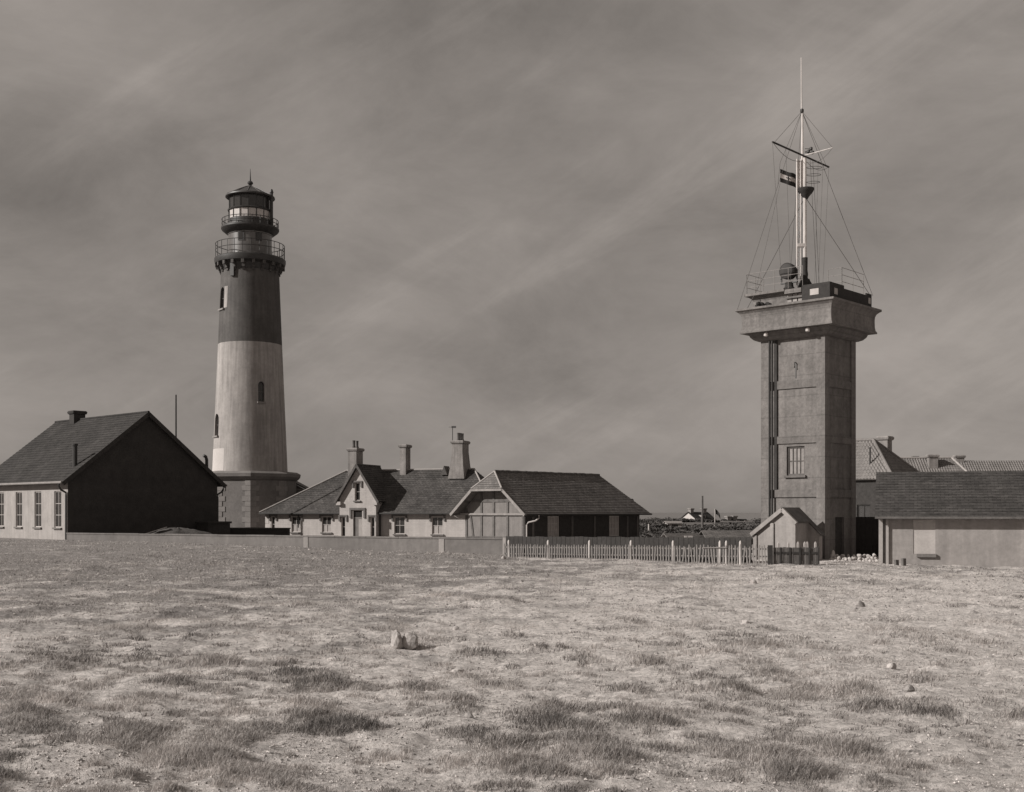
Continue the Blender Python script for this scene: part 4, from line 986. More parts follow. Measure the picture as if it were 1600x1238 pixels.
cornA = loc(tl(-0.95, DY + 0.9, 13.8)); cornB = loc(tl(DX + 0.9, -0.55, 14.6)); cornC = loc(tl(-0.9, DY + 0.3, 13.8)); cornD = loc(tl(DX + 0.55, -0.55, 14.6)); cornE = loc(tl(DX + 0.9, DY + 0.9, 13.8))
wire(top, cornA); wire(top, cornB, 0.013); wire(nest, cornC, 0.016); wire(nest, cornD, 0.016); wire(nest, cornE); wire(top, cornE, 0.01)
wire(top, GU * ta * 0.95 + yc); wire(top, -GA * tg + V((0, 0, zpx(241))), 0.012); wire(top, GU * tb * 0.9 + yc, 0.009)
wire(GU * ta + yc, yc + V((-0.1, 0, -0.25)), 0.012, 0.35, 'footrope'); wire(GU * tb + yc, yc + V((0.1, 0, -0.3)), 0.012, 0.3, 'footrope'); wire(-GA * tg + V((0, 0, zpx(241))), V((0.1, 0, zpx(254))), 0.01, 0.3, 'footrope')
for f_, bx_ in ((ta, -1.9), (ta * 0.6, -1.0), (tb * 0.55, 0.9), (tb * 0.75, 1.0), (tb, 1.4)):
    wire(GU * f_ + yc, GU * (f_ * 0.72) + V((0, 0, 0.1)), 0.008, 0, 'halyard')
for x in (0.32, 0.46): wire(V((x, 0.1, zpx(250))), V((x + 0.4, 0.2, 0.2)), 0.009, 0, 'halyard')
fpx = PX(1219, 264, MY + 0.3); fl0 = loc(V((fpx.x, fpx.y, fpx.z)))
wire(top, fl0 + V((0, 0, 0.35)), 0.01, 0, 'halyard'); wire(fl0 + V((0, 0, 0.35)), fl0 + V((-0.1, 0.1, -0.8)), 0.01, 0, 'halyard'); wire(fl0 + V((0, 0, -0.8)), loc(tl(-0.6, DY, dk)), 0.008, 0, 'halyard')
for k, (dx_, dz_) in enumerate(((0.2, 0.35), (0.34, 0.5), (0.42, 0.3))):
    b = MB(); b.lathe([(0.03, zpx(247) + dz_ - 0.1), (0.09, zpx(247) + dz_ - 0.05), (0.09, zpx(247) + dz_ + 0.06), (0.03, zpx(247) + dz_ + 0.1)], 10, (dx_, 0.0)); b.bar((0, 0, zpx(247) + dz_), (dx_, 0, zpx(247) + dz_), 0.025); b.build('signal_lamp', M['iron'], ma)
for k, dz_ in enumerate((-0.35, -0.75, -1.15)):
    rr_ = 0.42 - 0.03 * k; b = MB(); b.tube([(0.1 + rr_ + rr_ * math.cos(a), rr_ * 0.6 * math.sin(a), zpx(252) + dz_) for a in np.linspace(math.pi, -math.pi, 15)], 0.014, 5, cap=False); b.build('safety_hoop', M['iron'], ma)
# flag
fw, fh = 0.94, 0.72
fg = thing('flag', 'small tricolour flag with dark cross flying from the signal mast', 'flag', (fpx.x, fpx.y, fpx.z))
def fp(u, v):                                          # u along fly, v from top, cloth droops and ripples
    return V((u * fw * 0.97, 0.10 * math.sin(u * 7 + v * 1.2) * u + 0.12 * u, -v * fh - 0.30 * u + 0.035 * math.sin(u * 9) * u + 0.02 * u * v))
def cloth(mb, u0, u1, v0, v1, nu=16, nv=3, off=0.0):
    mb.grid([[fp(u0 + (u1 - u0) * i / nu, v0 + (v1 - v0) * j / nv) + V((0, off, 0)) for i in range(nu + 1)] for j in range(nv + 1)])
for k, m_ in enumerate(('flag_dark', 'flag_pale', 'flag_dark')):
    b = MB(); cloth(b, 0, 1, k / 3, (k + 1) / 3); b.build('stripe', M[m_], fg)
b = MB()
for of in (-0.006, 0.006):
    cloth(b, 0.46, 0.54, 0.34, 0.66, 4, 6, of); cloth(b, 0.37, 0.455, 0.46, 0.54, 4, 3, of); cloth(b, 0.545, 0.63, 0.46, 0.54, 4, 3, of)
b.build('cross', M['flag_dark'], fg)

# ------------------------------------------------------------------ concrete hut before the tower
UX, UY, UB = (1243.7 - 800) / F * 60, 60.0, 0.12
hu = thing('hut', 'small concrete gabled hut at the foot of the tower, behind the fence', 'hut', (UX, UY, UB), GRID)
pk, yp, yl_, yr_ = 2.84 - UB, 0.73, 2.45, -0.62
zl_, zrn, zrf = 1.62 - UB, 2.2 - UB, 1.58 - UB
b = MB(); wall(b, (0, 0, 0), (0, 1, 0), (-1, 0, 0), [(0, zrn), (yp, pk - 0.06), (yl_, zl_)], -0.3); wall(b, (0, 0, 0), (1, 0, 0), (0, -1, 0), [(0, zrn), (1.27, zrn)], -0.3)
wall(b, (1.27, yr_, 0), (0, 1, 0), (-1, 0, 0), [(0, zrf), (0.62, zrn)], -0.3); wall(b, (1.27, yr_, 0), (1, 0, 0), (0, -1, 0), [(0, zrf), (0.33, zrf)], -0.3); wall(b, (0, yl_, 0), (1, 0, 0), (0, 1, 0), [(0, zl_), (1.6, zl_)], -0.3)
wall(b, (1.6, yr_, 0), (0, 1, 0), (1, 0, 0), [(0, zrf), (yp - yr_, pk - 0.06), (yl_ - yr_, zl_)], -0.3); b.build('wall', M['lightrender'], hu)
def pl(pts, th=0.09):
    b = MB(); b.prism(pts, (0, 0, th)); return b
pl([(-0.12, yp, pk), (1.66, yp, pk), (1.66, yl_ + 0.14, zl_ - 0.1), (-0.12, yl_ + 0.14, zl_ - 0.1)]).build('roof', M['slate_dark'], hu)
pl([(-0.12, yp, pk), (1.2, yp, pk), (1.2, -0.1, zrn - 0.08), (-0.12, -0.1, zrn - 0.08)]).build('roof', M['slate_dark'], hu)
pl([(1.201, yp, pk), (1.66, yp, pk), (1.66, yr_ - 0.12, zrf - 0.1), (1.201, yr_ - 0.12, zrf - 0.1)]).build('roof', M['slate_dark'], hu)
def gb(p, q, w, nm, m='lightrender', x=-0.04, t=0.08):
    P, Q = V((x, p[0], p[1])), V((x, q[0], q[1])); dd = Q - P; nn = V((1, 0, 0)); ww = nn.cross(dd.normalized()); c = MB(); c.obox((P + Q) / 2, dd / 2, ww * w / 2, nn * t / 2); c.build(nm, M[m], hu)
gb((yp, pk - 0.02), (yl_ + 0.1, zl_ - 0.12), 0.2, 'coping', x=-0.1, t=0.16); gb((yp, pk - 0.02), (-0.08, zrn - 0.1), 0.2, 'coping', x=-0.1, t=0.16)
gb((yp + 0.62, -0.2), (yp + 0.62, 2.0), 0.2, 'pilaster'); gb((yl_ - 0.1, -0.2), (yl_ - 0.1, 1.35), 0.2, 'pilaster'); gb((0.1, -0.2), (0.1, 2.0), 0.18, 'pilaster', t=0.05, x=-0.025)

# ------------------------------------------------------------------ picket fence
FA = V(((787 - 800) / F * 66, 66, 0)); FB = V(((1203 - 800) / F * 57, 57, 0)); fd = FB - FA; FL = fd.length; fu = fd / FL
pf = thing('picket_fence', 'long weathered picket fence with white capped posts across the field edge', 'fence', FA, math.atan2(fd.y, fd.x))
def ftop(x): return 0.91 + 0.17 * x / FL
def fgr(x): p = FA + fu * x; return gz(p.x, p.y)
npk = 100; rnd = random.Random(3)
pkm = []
for k in range(5):
    b = MB(); w_, t_ = 0.033, 0.011; hh_ = 0.5
    b.box(-w_, w_, -t_, t_, -0.55, hh_ - 0.06); b.prism([(-w_, -t_, hh_ - 0.059), (w_, -t_, hh_ - 0.059), (rnd.uniform(-0.01, 0.01), -t_, hh_)], (0, 2 * t_, 0)); pkm.append(b.mesh('picket', M['fence']))
for i in range(npk):
    x = FL * (i + 0.5) / npk
    right = x > FL * 0.7
    o = bpy.data.objects.new('picket', pkm[i % 5]); COL.objects.link(o); o.parent = pf
    o.location = (x + rnd.uniform(-0.02, 0.02), rnd.uniform(-0.012, 0.0), ftop(x) - 0.5 + rnd.uniform(-0.05, 0.03) * (2.0 if right else 1.0))
    o.rotation_euler = (0, rnd.gauss(0, 0.07 if right else 0.035), 0)
for (h0, h1) in ((0.18, 0.26), (0.55, 0.63)):
    for s in range(8):
        x0, x1 = FL * s / 8, FL * (s + 1) / 8; b = MB(); b.bar((x0, 0.045, ftop(x0) - h0), (x1 - 0.01, 0.045, ftop(x1) - h0 + rnd.uniform(-0.02, 0.02)), 0.05, 0.07); b.build('rail', M['fence'], pf)
b = MB(); x0, x1 = along(1098, FA.x, FA.y, fu.x, fu.y), along(1136, FA.x, FA.y, fu.x, fu.y); b.bar((x0, -0.05, ftop(x0) - 0.14), (x1, -0.05, ftop(x1) - 0.12), 0.02, 0.05); b.build('rail', M['fence'], pf)
for px in (794, 855.5, 920, 985, 984.8 + 66, 1124, 1134, 1156):
    x = along(px, FA.x, FA.y, fu.x, fu.y); b = MB(); w_ = 0.045; tp = ftop(x) + 0.22
    b.box(x - w_, x + w_, 0.0, 0.12, -0.3, tp - 0.1); b.grid([[(x - w_, 0, tp - 0.099), (x + w_, 0, tp - 0.099), (x + w_, 0.12, tp - 0.099), (x - w_, 0.12, tp - 0.099)], [(x - 0.02, 0.04, tp), (x + 0.02, 0.04, tp), (x + 0.02, 0.08, tp), (x - 0.02, 0.08, tp)]], close=True, smooth=False)
    b.build('post', M['white_paint'], pf)
# dark board panel to the right of the pickets
GA0 = V(((1203 - 800) / F * 56.9, 56.9, 0)); GB0 = V(((1279 - 800) / F * 56.7, 56.7, 0)); gd = GB0 - GA0; GL = gd.length
bf = thing('board_fence', 'dark close-boarded fence panel between the pickets and the tower corner', 'fence', GA0, math.atan2(gd.y, gd.x))
gt = EYE - 55.5 / F * 56.8
nbd = 14
for i in range(nbd):
    x0, x1 = 0.16 + (GL - 0.16) * i / nbd, 0.16 + (GL - 0.16) * (i + 1) / nbd; b = MB(); b.box(x0 + 0.006, x1 - 0.006, random.uniform(0.0, 0.01), 0.03, 0.02, gt + random.uniform(-0.015, 0.015)); b.build('board', M['timber'], bf)
for x in (0.5, 0.95, 1.42, 1.87, GL):
    b = MB(); b.box(x - 0.04, x + 0.04, -0.05, -0.002, -0.1, gt); b.build('batten', M['timber_dark'], bf)
b = MB(); b.box(0.16, GL, -0.03, -0.003, gt - 0.32, gt - 0.22); b.build('rail', M['timber_dark'], bf)
b = MB(); b.box(-0.1, 0.13, -0.06, 0.1, -0.2, gt + 0.1); b.build('gate_post', M['timber_dark'], bf)
b = MB(); b.box(0.131, 0.159, -0.07, 0.08, -0.2, gt - 0.05); b.build('gate_edge', M['fence'], bf)
wp = None
for i, px in enumerate((1216.5, 1232, 1246.8, 1257.3, 1261.2, 1274)):
    p = PX(px, 847, 58.4)
    if wp is None:
        b = MB(); b.box(-0.05, 0.05, -0.04, 0.04, 0, p.z - 0.08); b.grid([[(-0.05, -0.04, p.z - 0.079), (0.05, -0.04, p.z - 0.079), (0.05, 0.04, p.z - 0.079), (-0.05, 0.04, p.z - 0.079)], [(-0.012, -0.01, p.z + 0.02), (0.012, -0.01, p.z + 0.02), (0.012, 0.01, p.z + 0.02), (-0.012, 0.01, p.z + 0.02)]], close=True, smooth=False)
        wp = b.build('white_post', M['white_paint']); o = wp
    else: o = wp.copy(); COL.objects.link(o)
    o.location = (p.x, p.y, 0.0)
    tag(o, ['first white pointed post from the left above the dark board fence', 'second white pointed post from the left above the dark board fence', 'third white pointed post, by the hut corner, above the dark board fence', 'left of the close pair of white posts above the dark board fence', 'right of the close pair of white posts above the dark board fence', 'last white pointed post on the right above the dark board fence'][i], 'post', 'white pointed posts behind the dark board fence')

# whitewashed stones edging the foot of the tower
stm = []
for k in range(6):
    b = MB(); rock_mesh(b, (0, 0, 0), (0.15, 0.12, 0.12), 40 + k); stm.append(b.mesh('border_stone', M['rock_white']))
rnd = random.Random(9)
for row, (py, dY) in enumerate(((873, 60.8), (878, 60.4), (868.5, 61.2))):
    for i in range(14 if row < 2 else 9):
        px = 1298 + 75 * (i + (0.5 if row == 1 else rnd.uniform(0.1, 0.6))) / (14 if row < 2 else 9); p = PX(px, py, dY - 0.5 * (px - 1298) / 75)
        o = bpy.data.objects.new('border_stone', stm[rnd.randrange(6)]); COL.objects.link(o); o.location = (p.x, p.y, p.z + rnd.uniform(-0.03, 0.03)); o.rotation_euler = (0, 0, rnd.uniform(0, 6)); k = rnd.uniform(0.65, 1.15); o.scale = (k, k, k)
        tag(o, 'pale stone in the heaped row edging the foot of the concrete tower', 'stone', 'pale stones heaped at the tower foot')
b = MB(); b.grid([[(-0.12, -0.1, 0), (0.12, -0.1, 0), (0.12, 0.1, 0), (-0.12, 0.1, 0)], [(-0.03, -0.03, 0.34), (0.03, -0.03, 0.34), (0.03, 0.03, 0.34), (-0.03, 0.03, 0.34)]], close=True, smooth=False)
p = PX(1302, 870, 61.0); o = b.build('marker_stone', M['rock_white']); o.location = p; tag(o, 'pointed white marker stone standing at the tower corner', 'stone')
hb = MB()
for i in range(26): rock_mesh(hb, (rnd.uniform(0, 2.5), rnd.uniform(-0.25, 0.5), rnd.uniform(-0.15, 0.0)), 0.2, 500 + i, sub=1)
p = PX(1299, 876, 60.6); o = hb.build('rubble', M['rock_grey']); o.location = (p.x, p.y, 0.1); o['kind'] = 'stuff'

# ------------------------------------------------------------------ rendered building at the right
SX, SY, SRZ = (1374 - 800) / F * 57.4, 57.4, R(-18); SB = 0.05
sm = thing('small_building', 'low rendered building with brown shingle roof and blocked window at far right', 'building', (SX, SY, SB), SRZ)
su = V((math.cos(SRZ), math.sin(SRZ), 0)); sx_ = lambda px: along(px, SX, SY, su.x, su.y)
SLn, SD, se, srg = 9.0, 7.0, 2.62 - SB, 4.75 - SB
wz0, wz1 = EYE - 66 / F * 56.3 - SB, EYE - 13 / F * 56.3 - SB
wo2 = (sx_(1427), sx_(1461.5), wz0, wz1)
b = MB(); wall(b, (0, 0, 0), (1, 0, 0), (0, -1, 0), [(0.4, se), (SLn, se)], -0.5, [wo2], 0.03)
wall(b, (0, 0, 0), (0, 1, 0), (-1, 0, 0), [(0, se), (SD / 2, srg - 0.1), (SD, se)], -0.5); wall(b, (SLn, 0, 0), (0, 1, 0), (1, 0, 0), [(0, se), (SD / 2, srg - 0.1), (SD, se)], -0.5); wall(b, (0, SD, 0), (1, 0, 0), (0, 1, 0), [(0, se), (SLn, se)], -0.5)
b.build('wall', M['lightrender'], sm)
b = MB(); b.box(wo2[0], wo2[1], 0.025, 0.06, wz0, wz1); b.build('blocked_window', M['blocked'], sm)
b = MB(); b.box(wo2[0] + 0.15, wo2[1] + 0.03, -0.14, 0.02, wz0 - 0.16, wz0 - 0.005); b.build('sill', M['stone_trim'], sm)
b = MB(); b.box(-0.03, 0.16, -0.16, 0.1, -0.4, se - 0.1); b.build('corner_post', M['plaster'], sm)
b = MB(); b.box(0.161, 0.30, -0.05, 0.02, -0.4, se - 0.1); b.build('recess_strip', M['stone_trim'], sm)
b = MB(); b.box(0.301, 0.43, -0.12, 0.1, -0.4, se - 0.1); b.build('corner_post', M['plaster'], sm)
b = MB(); slope(b, (-0.2, -0.5, se - 0.18), (SLn + 0.3, -0.5, se - 0.18), (SLn + 0.3, SD / 2, srg), (-0.2, SD / 2, srg), 17, 0.022, 0.1, 0.3); b.build('roof', M['slab'], sm)
b = MB(); slope(b, (SLn + 0.3, SD + 0.5, se - 0.18), (-0.2, SD + 0.5, se - 0.18), (-0.2, SD / 2, srg), (SLn + 0.3, SD / 2, srg), 17, 0.022, 0.1, 0.3); b.build('roof', M['slab'], sm)
b = MB(); b.bar((-0.2, -0.53, se - 0.2), (SLn + 0.3, -0.53, se - 0.2), 0.03, 0.1); b.build('fascia', M['timber'], sm)
for i, (px, py) in enumerate(((1401, 883), (1410, 885.5))):
    p = PX(px, py, 56.1); b = MB(); b.box(-0.08, 0.08, -0.08, 0.08, -0.3, 0.28 + 0.04 * i); o = b.build('stump', M['timber']); o.location = (p.x, p.y - 0.2 * i, gz(p.x, p.y)); o.rotation_euler = (0.05 * i, -0.06, 0.3)
    tag(o, ['left one of two short wooden stumps below the rendered wall', 'right one of two short wooden stumps, slightly taller, below the rendered wall'][i], 'stump', 'short stumps by the rendered building')

# ------------------------------------------------------------------ houses behind the tower
AX, AY = (1364.5 - 800) / F * 85, 85.0
th_ = thing('tiled_house', 'house with hipped pantile roof and square chimney just right of the tower', 'house', (AX, AY, 0.2), GRID)
# local x along the receding-right direction, y along receding-left; ridge runs along y
k_ = 2.83; za, ze2 = 7.87 - 0.2, 5.0 - 0.2; RL_ = 4.0
b = MB(); pantiles(b, (-k_, RL_ + k_, ze2), (-k_, -k_, ze2), (0, 0, za), (0, RL_, za)); b.build('roof', M['pantile'], th_)
b = MB(); pantiles(b, (-k_, -k_, ze2), (k_, -k_, ze2), (0, 0, za), (0, 0, za)); b.build('roof', M['pantile'], th_)
b = MB(); pantiles(b, (k_, -k_, ze2), (k_, RL_ + k_, ze2), (0, RL_, za), (0, 0, za)); pantiles(b, (k_, RL_ + k_, ze2), (-k_, RL_ + k_, ze2), (0, RL_, za), (0, RL_, za)); b.build('roof', M['pantile'], th_)
w_ = k_ - 0.35
wops = [(1.5, 2.5, 1.2, 3.0), (4, 5, 1.2, 3.0)]
b = MB(); wall(b, (-w_, -w_, 0), (0, 1, 0), (-1, 0, 0), [(0, ze2 + 0.3), (RL_ + 2 * w_, ze2 + 0.3)], -0.4, wops); wall(b, (-w_, -w_, 0), (1, 0, 0), (0, -1, 0), [(0, ze2 + 0.3), (2 * w_, ze2 + 0.3)], -0.4); wall(b, (w_, -w_, 0), (0, 1, 0), (1, 0, 0), [(0, ze2 + 0.3), (RL_ + 2 * w_, ze2 + 0.3)], -0.4); wall(b, (-w_, RL_ + w_, 0), (1, 0, 0), (0, 1, 0), [(0, ze2 + 0.3), (2 * w_, ze2 + 0.3)], -0.4); b.build('wall', M['timber_dark'], th_)  # dark colour paints in the tower's shadow on this wall
for o in wops: window(th_, (-w_, -w_, 0), (0, 1, 0), (-1, 0, 0), o, nx=2, ny=2, fm='timber_dark')
for p, q in (((0, 0, za + 0.05), (0, RL_, za + 0.05)), ((0, 0, za + 0.05), (-k_, -k_, ze2 + 0.05)), ((0, 0, za + 0.05), (k_, -k_, ze2 + 0.05))):
    b = MB(); b.tube([p, q], 0.11, 8); b.build('ridge_cap', M['pantile'], th_)
chimney(th_, 1.66, -0.1, za - 2.4, EYE + 117 / F * 86.8 - 0.2, 0.75, 0.75, [], 'chimney')
b = MB(); b.tube([(-1.75, -0.6, za - 2.2), (-1.75, -0.6, za - 0.6)], 0.06, 8); b.build('vent_pipe', M['iron'], th_)
yd = thing('yard_wall', 'boarded yard wall coloured dark for shade between the tower and the rendered building', 'wall', ((1330 - 800) / F * 66, 66, 0), 0)
for i in range(14):
    b = MB(); b.box(i * 0.2 + 0.006, i * 0.2 + 0.194, 0, 0.05, -0.2, 2.42); b.build('board', M['tarred'], yd)  # shade beside the tower is put into the boards' dark colour
b = MB(); b.box(0, 2.8, 0.051, 0.12, 1.9, 2.05); b.box(0, 2.8, 0.051, 0.12, 0.4, 0.55); b.build('rail', M['timber_dark'], yd)

r0_, r1_ = PX(1385, 717, 112), PX(1487, 716, 110)
fh_ = thing('far_house', 'long tiled roof with chimneys seen behind the rendered building at right', 'house', (r1_.x, r1_.y, 0.2), R(-3))
za2, L2, k2 = r1_.z - 0.2, 7.5, 3.2; ze3 = za2 - 2.6
b = MB(); pantiles(b, (-L2 - k2, -k2, ze3), (1.6, -k2, ze3), (0, 0, za2), (-L2, 0, za2), 0.24, 0.03); b.build('roof', M['pantile'], fh_)
b = MB(); pantiles(b, (1.6, -k2, ze3), (1.6, k2, ze3), (0, 0, za2), (0, 0, za2), 0.24, 0.03); pantiles(b, (1.6, k2, ze3), (-L2 - k2, k2, ze3), (-L2, 0, za2), (0, 0, za2), 0.24, 0.03); pantiles(b, (-L2 - k2, k2, ze3), (-L2 - k2, -k2, ze3), (-L2, 0, za2), (-L2, 0, za2), 0.24, 0.03); b.build('roof', M['pantile'], fh_)
b = MB(); wall(b, (0, -k2 + 0.3, 0), (1, 0, 0), (0, -1, 0), [(-L2 - k2 + 0.3, ze3 + 0.2), (1.3, ze3 + 0.2)], -0.4); wall(b, (1.3, -k2 + 0.3, 0), (0, 1, 0), (1, 0, 0), [(0, ze3 + 0.2), (2 * k2 - 0.6, ze3 + 0.2)], -0.4); wall(b, (0, k2 - 0.3, 0), (1, 0, 0), (0, 1, 0), [(-L2 - k2 + 0.3, ze3 + 0.2), (1.3, ze3 + 0.2)], -0.4); b.build('wall', M['plaster'], fh_)
for p, q in (((0, 0, za2 + 0.04), (-L2, 0, za2 + 0.04)), ((0, 0, za2 + 0.04), (1.6, -k2, ze3 + 0.04))):
    b = MB(); b.tube([p, q], 0.1, 8); b.build('ridge_cap', M['lead'], fh_)
fx = lambda px: (px - 1487) / F * 110
chimney(fh_, fx(1453), -0.9, za2 - 1.4, za2 + 0.3, 0.8, 0.7, [], 'chimney'); chimney(fh_, fx(1432), 0.3, za2 - 0.6, za2 + 0.2, 0.45, 0.45, [], 'pot')
# third house, cut by the photograph's right edge
p = PX(1535, 712, 116)
f2 = thing('end_house', 'house with brick chimney and tiled gable roof at the extreme right edge', 'house', (p.x, p.y, 0.2), R(-3))
zt2 = p.z - 0.2 - 0.5
b = MB(); pantiles(b, (-2.4, -3, zt2 - 2.6), (9, -3, zt2 - 2.6), (9, 0, zt2), (-2.4, 0, zt2), 0.24, 0.03); pantiles(b, (9, 3, zt2 - 2.6), (-2.4, 3, zt2 - 2.6), (-2.4, 0, zt2), (9, 0, zt2), 0.24, 0.03); b.build('roof', M['pantile'], f2)
b = MB(); wall(b, (0, -2.7, 0), (1, 0, 0), (0, -1, 0), [(-2.2, zt2 - 2.4), (8.8, zt2 - 2.4)], -0.4); wall(b, (-2.2, -2.7, 0), (0, 1, 0), (-1, 0, 0), [(0, zt2 - 2.5), (2.7, zt2 - 0.15), (5.4, zt2 - 2.5)], -0.4); wall(b, (8.8, -2.7, 0), (0, 1, 0), (1, 0, 0), [(0, zt2 - 2.5), (2.7, zt2 - 0.15), (5.4, zt2 - 2.5)], -0.4); wall(b, (0, 2.7, 0), (1, 0, 0), (0, 1, 0), [(-2.2, zt2 - 2.4), (8.8, zt2 - 2.4)], -0.4); b.build('wall', M['plaster'], f2)
chimney(f2, -2.2, 0.2, zt2 - 0.8, zt2 + 0.55, 0.8, 0.8, [], 'chimney')

# ------------------------------------------------------------------ headland between barn and tower
def far_cottage(label, px0, px1, pyr, pye, Y, chim, gable=True, rz=R(-12), pale=True):
    c = PX((px0 + px1) / 2, 820, Y); w = (px1 - px0) / F * Y; zr_ = EYE + (800 - pyr) / F * Y; ze_ = EYE + (800 - pye) / F * Y
    base = float(base_z(np.array([c.x]), np.array([Y]))[0]) - 0.3
    h = thing('far_cottage', label, 'cottage', (c.x, Y, base), rz); zr_ -= base; ze_ -= base; hw, hd = w / 2, 2.8
    wn_ = [(-hw * 0.5, -hw * 0.5 + 0.9, max(0.3, ze_ - 1.6), ze_ - 0.4), (hw * 0.2, hw * 0.2 + 0.9, max(0.3, ze_ - 1.6), ze_ - 0.4)]
    b = MB(); wall(b, (0, -hd, 0), (1, 0, 0), (0, -1, 0), [(-hw, ze_), (hw, ze_)], -1.5, wn_); wall(b, (0, hd, 0), (1, 0, 0), (0, 1, 0), [(-hw, ze_), (hw, ze_)], -1.5)
    for sgn in (-1, 1): wall(b, (sgn * hw, -hd, 0), (0, 1, 0), (sgn, 0, 0), [(0, ze_), (hd, zr_), (2 * hd, ze_)], -1.5)
    b.build('wall', M['white_paint' if pale else 'plaster'], h)
    for o in wn_: window(h, (0, -hd, 0), (1, 0, 0), (0, -1, 0), o, nx=2, ny=2)
    for sgn in (-1, 1):
        b = MB(); slope(b, (-hw - 0.2, sgn * (hd + 0.3), ze_ - 0.25), (hw + 0.2, sgn * (hd + 0.3), ze_ - 0.25), (hw + 0.2, 0, zr_ + 0.05), (-hw - 0.2, 0, zr_ + 0.05), 10, 0.04, 0.12); b.build('roof', M['slate_sooty'], h)
    for (cpx, cpy) in chim:
        x = (cpx - (px0 + px1) / 2) / F * Y; chimney(h, x, 0, zr_ - 1.0, EYE + (800 - cpy) / F * Y - base, 0.9, 0.9, [], 'chimney')
    # dormer
    b = MB(); b.box(-0.1 * hw - 0.6, -0.1 * hw + 0.6, -hd * 0.75, -0.4, ze_ + 0.1, ze_ + (zr_ - ze_) * 0.62); do = b.build('dormer', M['plaster'], h)
    b = MB(); b.box(-0.1 * hw - 0.4, -0.1 * hw + 0.4, -hd * 0.75 - 0.03, -hd * 0.75 - 0.002, ze_ + 0.25, ze_ + (zr_ - ze_) * 0.55); b.build('pane', M['dark_glass'], do)
    return h
far_cottage('white gabled cottage with two chimneys on the far rise behind the telegraph pole', 1070, 1110, 800.5, 812, 250, [(1075, 794.5), (1103, 794.5)], rz=R(36))
far_cottage('smaller dark-roofed cottage on the far rise, nearer the concrete tower', 1126, 1168, 811.5, 824, 235, [(1136, 806.5), (1147, 806)], pale=False, rz=R(24))
far_cottage('tiny low dark-roofed house on the far rise between the two larger cottages', 1110, 1126, 816, 823, 246, [(1121, 813.5)], pale=False, rz=R(-20))
far_cottage('small one-chimney house on the far rise, left of the white gabled cottage', 1044, 1066, 814.5, 822, 256, [(1050, 811)], rz=R(18))
def bush(label, px, py, wpx, hpx, Y, seed, grp='bushes on the far rise'):
    c = PX(px, py, Y); rr_ = wpx / F * Y / 2; hh = hpx / F * Y; rnd = random.Random(seed)
    h = thing('bush', label, 'bush', (c.x, Y, float(base_z(np.array([c.x]), np.array([Y]))[0]) - 0.1), 0, grp)
    top = c.z + hh - h.location.z
    b = MB()
    lobes = [(rnd.uniform(-0.7, 0.7) * rr_, rnd.uniform(-0.5, 0.5) * rr_, top * rnd.uniform(0.3, 0.72), rnd.uniform(0.32, 0.55)) for _ in range(9)]
    for k in range(900):
        lx, ly, lz_, lr = lobes[rnd.randrange(9)]
        d = V((rnd.gauss(0, 1), rnd.gauss(0, 1), rnd.gauss(0, 1))).normalized() * rnd.uniform(0.6, 1.0)
        p = V((lx + d.x * lr * rr_ * 0.8, ly + d.y * lr * rr_ * 0.8, max(0.05, lz_ + d.z * lr * top * 0.6)))
        s = rnd.uniform(0.12, 0.26); a = V((rnd.uniform(-1, 1), rnd.uniform(-1, 1), rnd.uniform(-1, 1))).normalized() * s; e = V((rnd.uniform(-1, 1), rnd.uniform(-1, 1), rnd.uniform(-1, 1))).normalized() * s
        b.face([p - a, p + e, p + a * 1.1, p - e * 0.9])
    b.build('crown', M['leaf'], h)
    t = MB()
    for k in range(4): t.tube([(rnd.uniform(-0.2, 0.2) * rr_, 0, 0), (rnd.uniform(-0.5, 0.5) * rr_, rnd.uniform(-0.3, 0.3) * rr_, top * 0.6)], 0.08, 5, 0.03)
    t.build('stem', M['bark'], h)
bush('broad dark bush below the white gabled far cottage', 1082, 826, 62, 16, 225, 1)
bush('bush at the left foot of the far cottage gable', 1060, 826, 34, 14, 228, 2)
bush('bush between the two far cottages, by the little flagpole', 1112, 828, 34, 15, 222, 3)
bush('low bush in front of the smaller far cottage', 1142, 828, 52, 10, 215, 4)
bush('bush at the right end of the smaller far cottage', 1168, 830, 22, 12, 215, 5)
bush('dark clipped shrub just right of the barn', 1008, 836, 26, 14, 150, 6)
bush('second dark shrub along from the barn corner', 1029, 834, 26, 16, 155, 7)
bush('shrub beside the pale low hut on the rise', 1048, 838, 24, 10, 150, 8)
bush('long low shrub before the dark shed', 1075, 838, 40, 8, 150, 9)
p = PX(1097.5, 775, 150); pole('telegraph_pole', 'bare telegraph pole standing in front of the far cottages', 'pole', p.x, p.y, 0.1, p.z - 0.1, 0.16, 'timber')
p = PX(1117, 795, 190)
fp_ = thing('flagpole', 'white flagpole with a small drooping flag on the far rise', 'flagpole', (p.x, p.y, -0.2))
b = MB(); b.tube([(0, 0, 0), (0, 0, p.z + 0.2)], 0.08, 8, 0.05); b.build('staff', M['white_paint'], fp_)
ff = MB(); ff.grid([[(0.06 + 0.75 * u + 0.1 * v, 0.12 * math.sin(u * 6), p.z + 0.1 - 0.8 * v - 0.9 * u * u) for u in np.linspace(0, 1, 9)] for v in (0, 0.33, 0.66, 1)])
o = ff.build('flag', M['flag_dark']); o.location = (p.x, p.y, -0.2); tag(o, 'small dark flag on the white flagpole on the far rise', 'flag')
p = PX(1013.7, 819, 120); pole('white_post', 'single white post right of the barn, in front of dark shrubs', 'post', p.x, p.y, 0.1, p.z - 0.1, 0.11, 'white_paint')
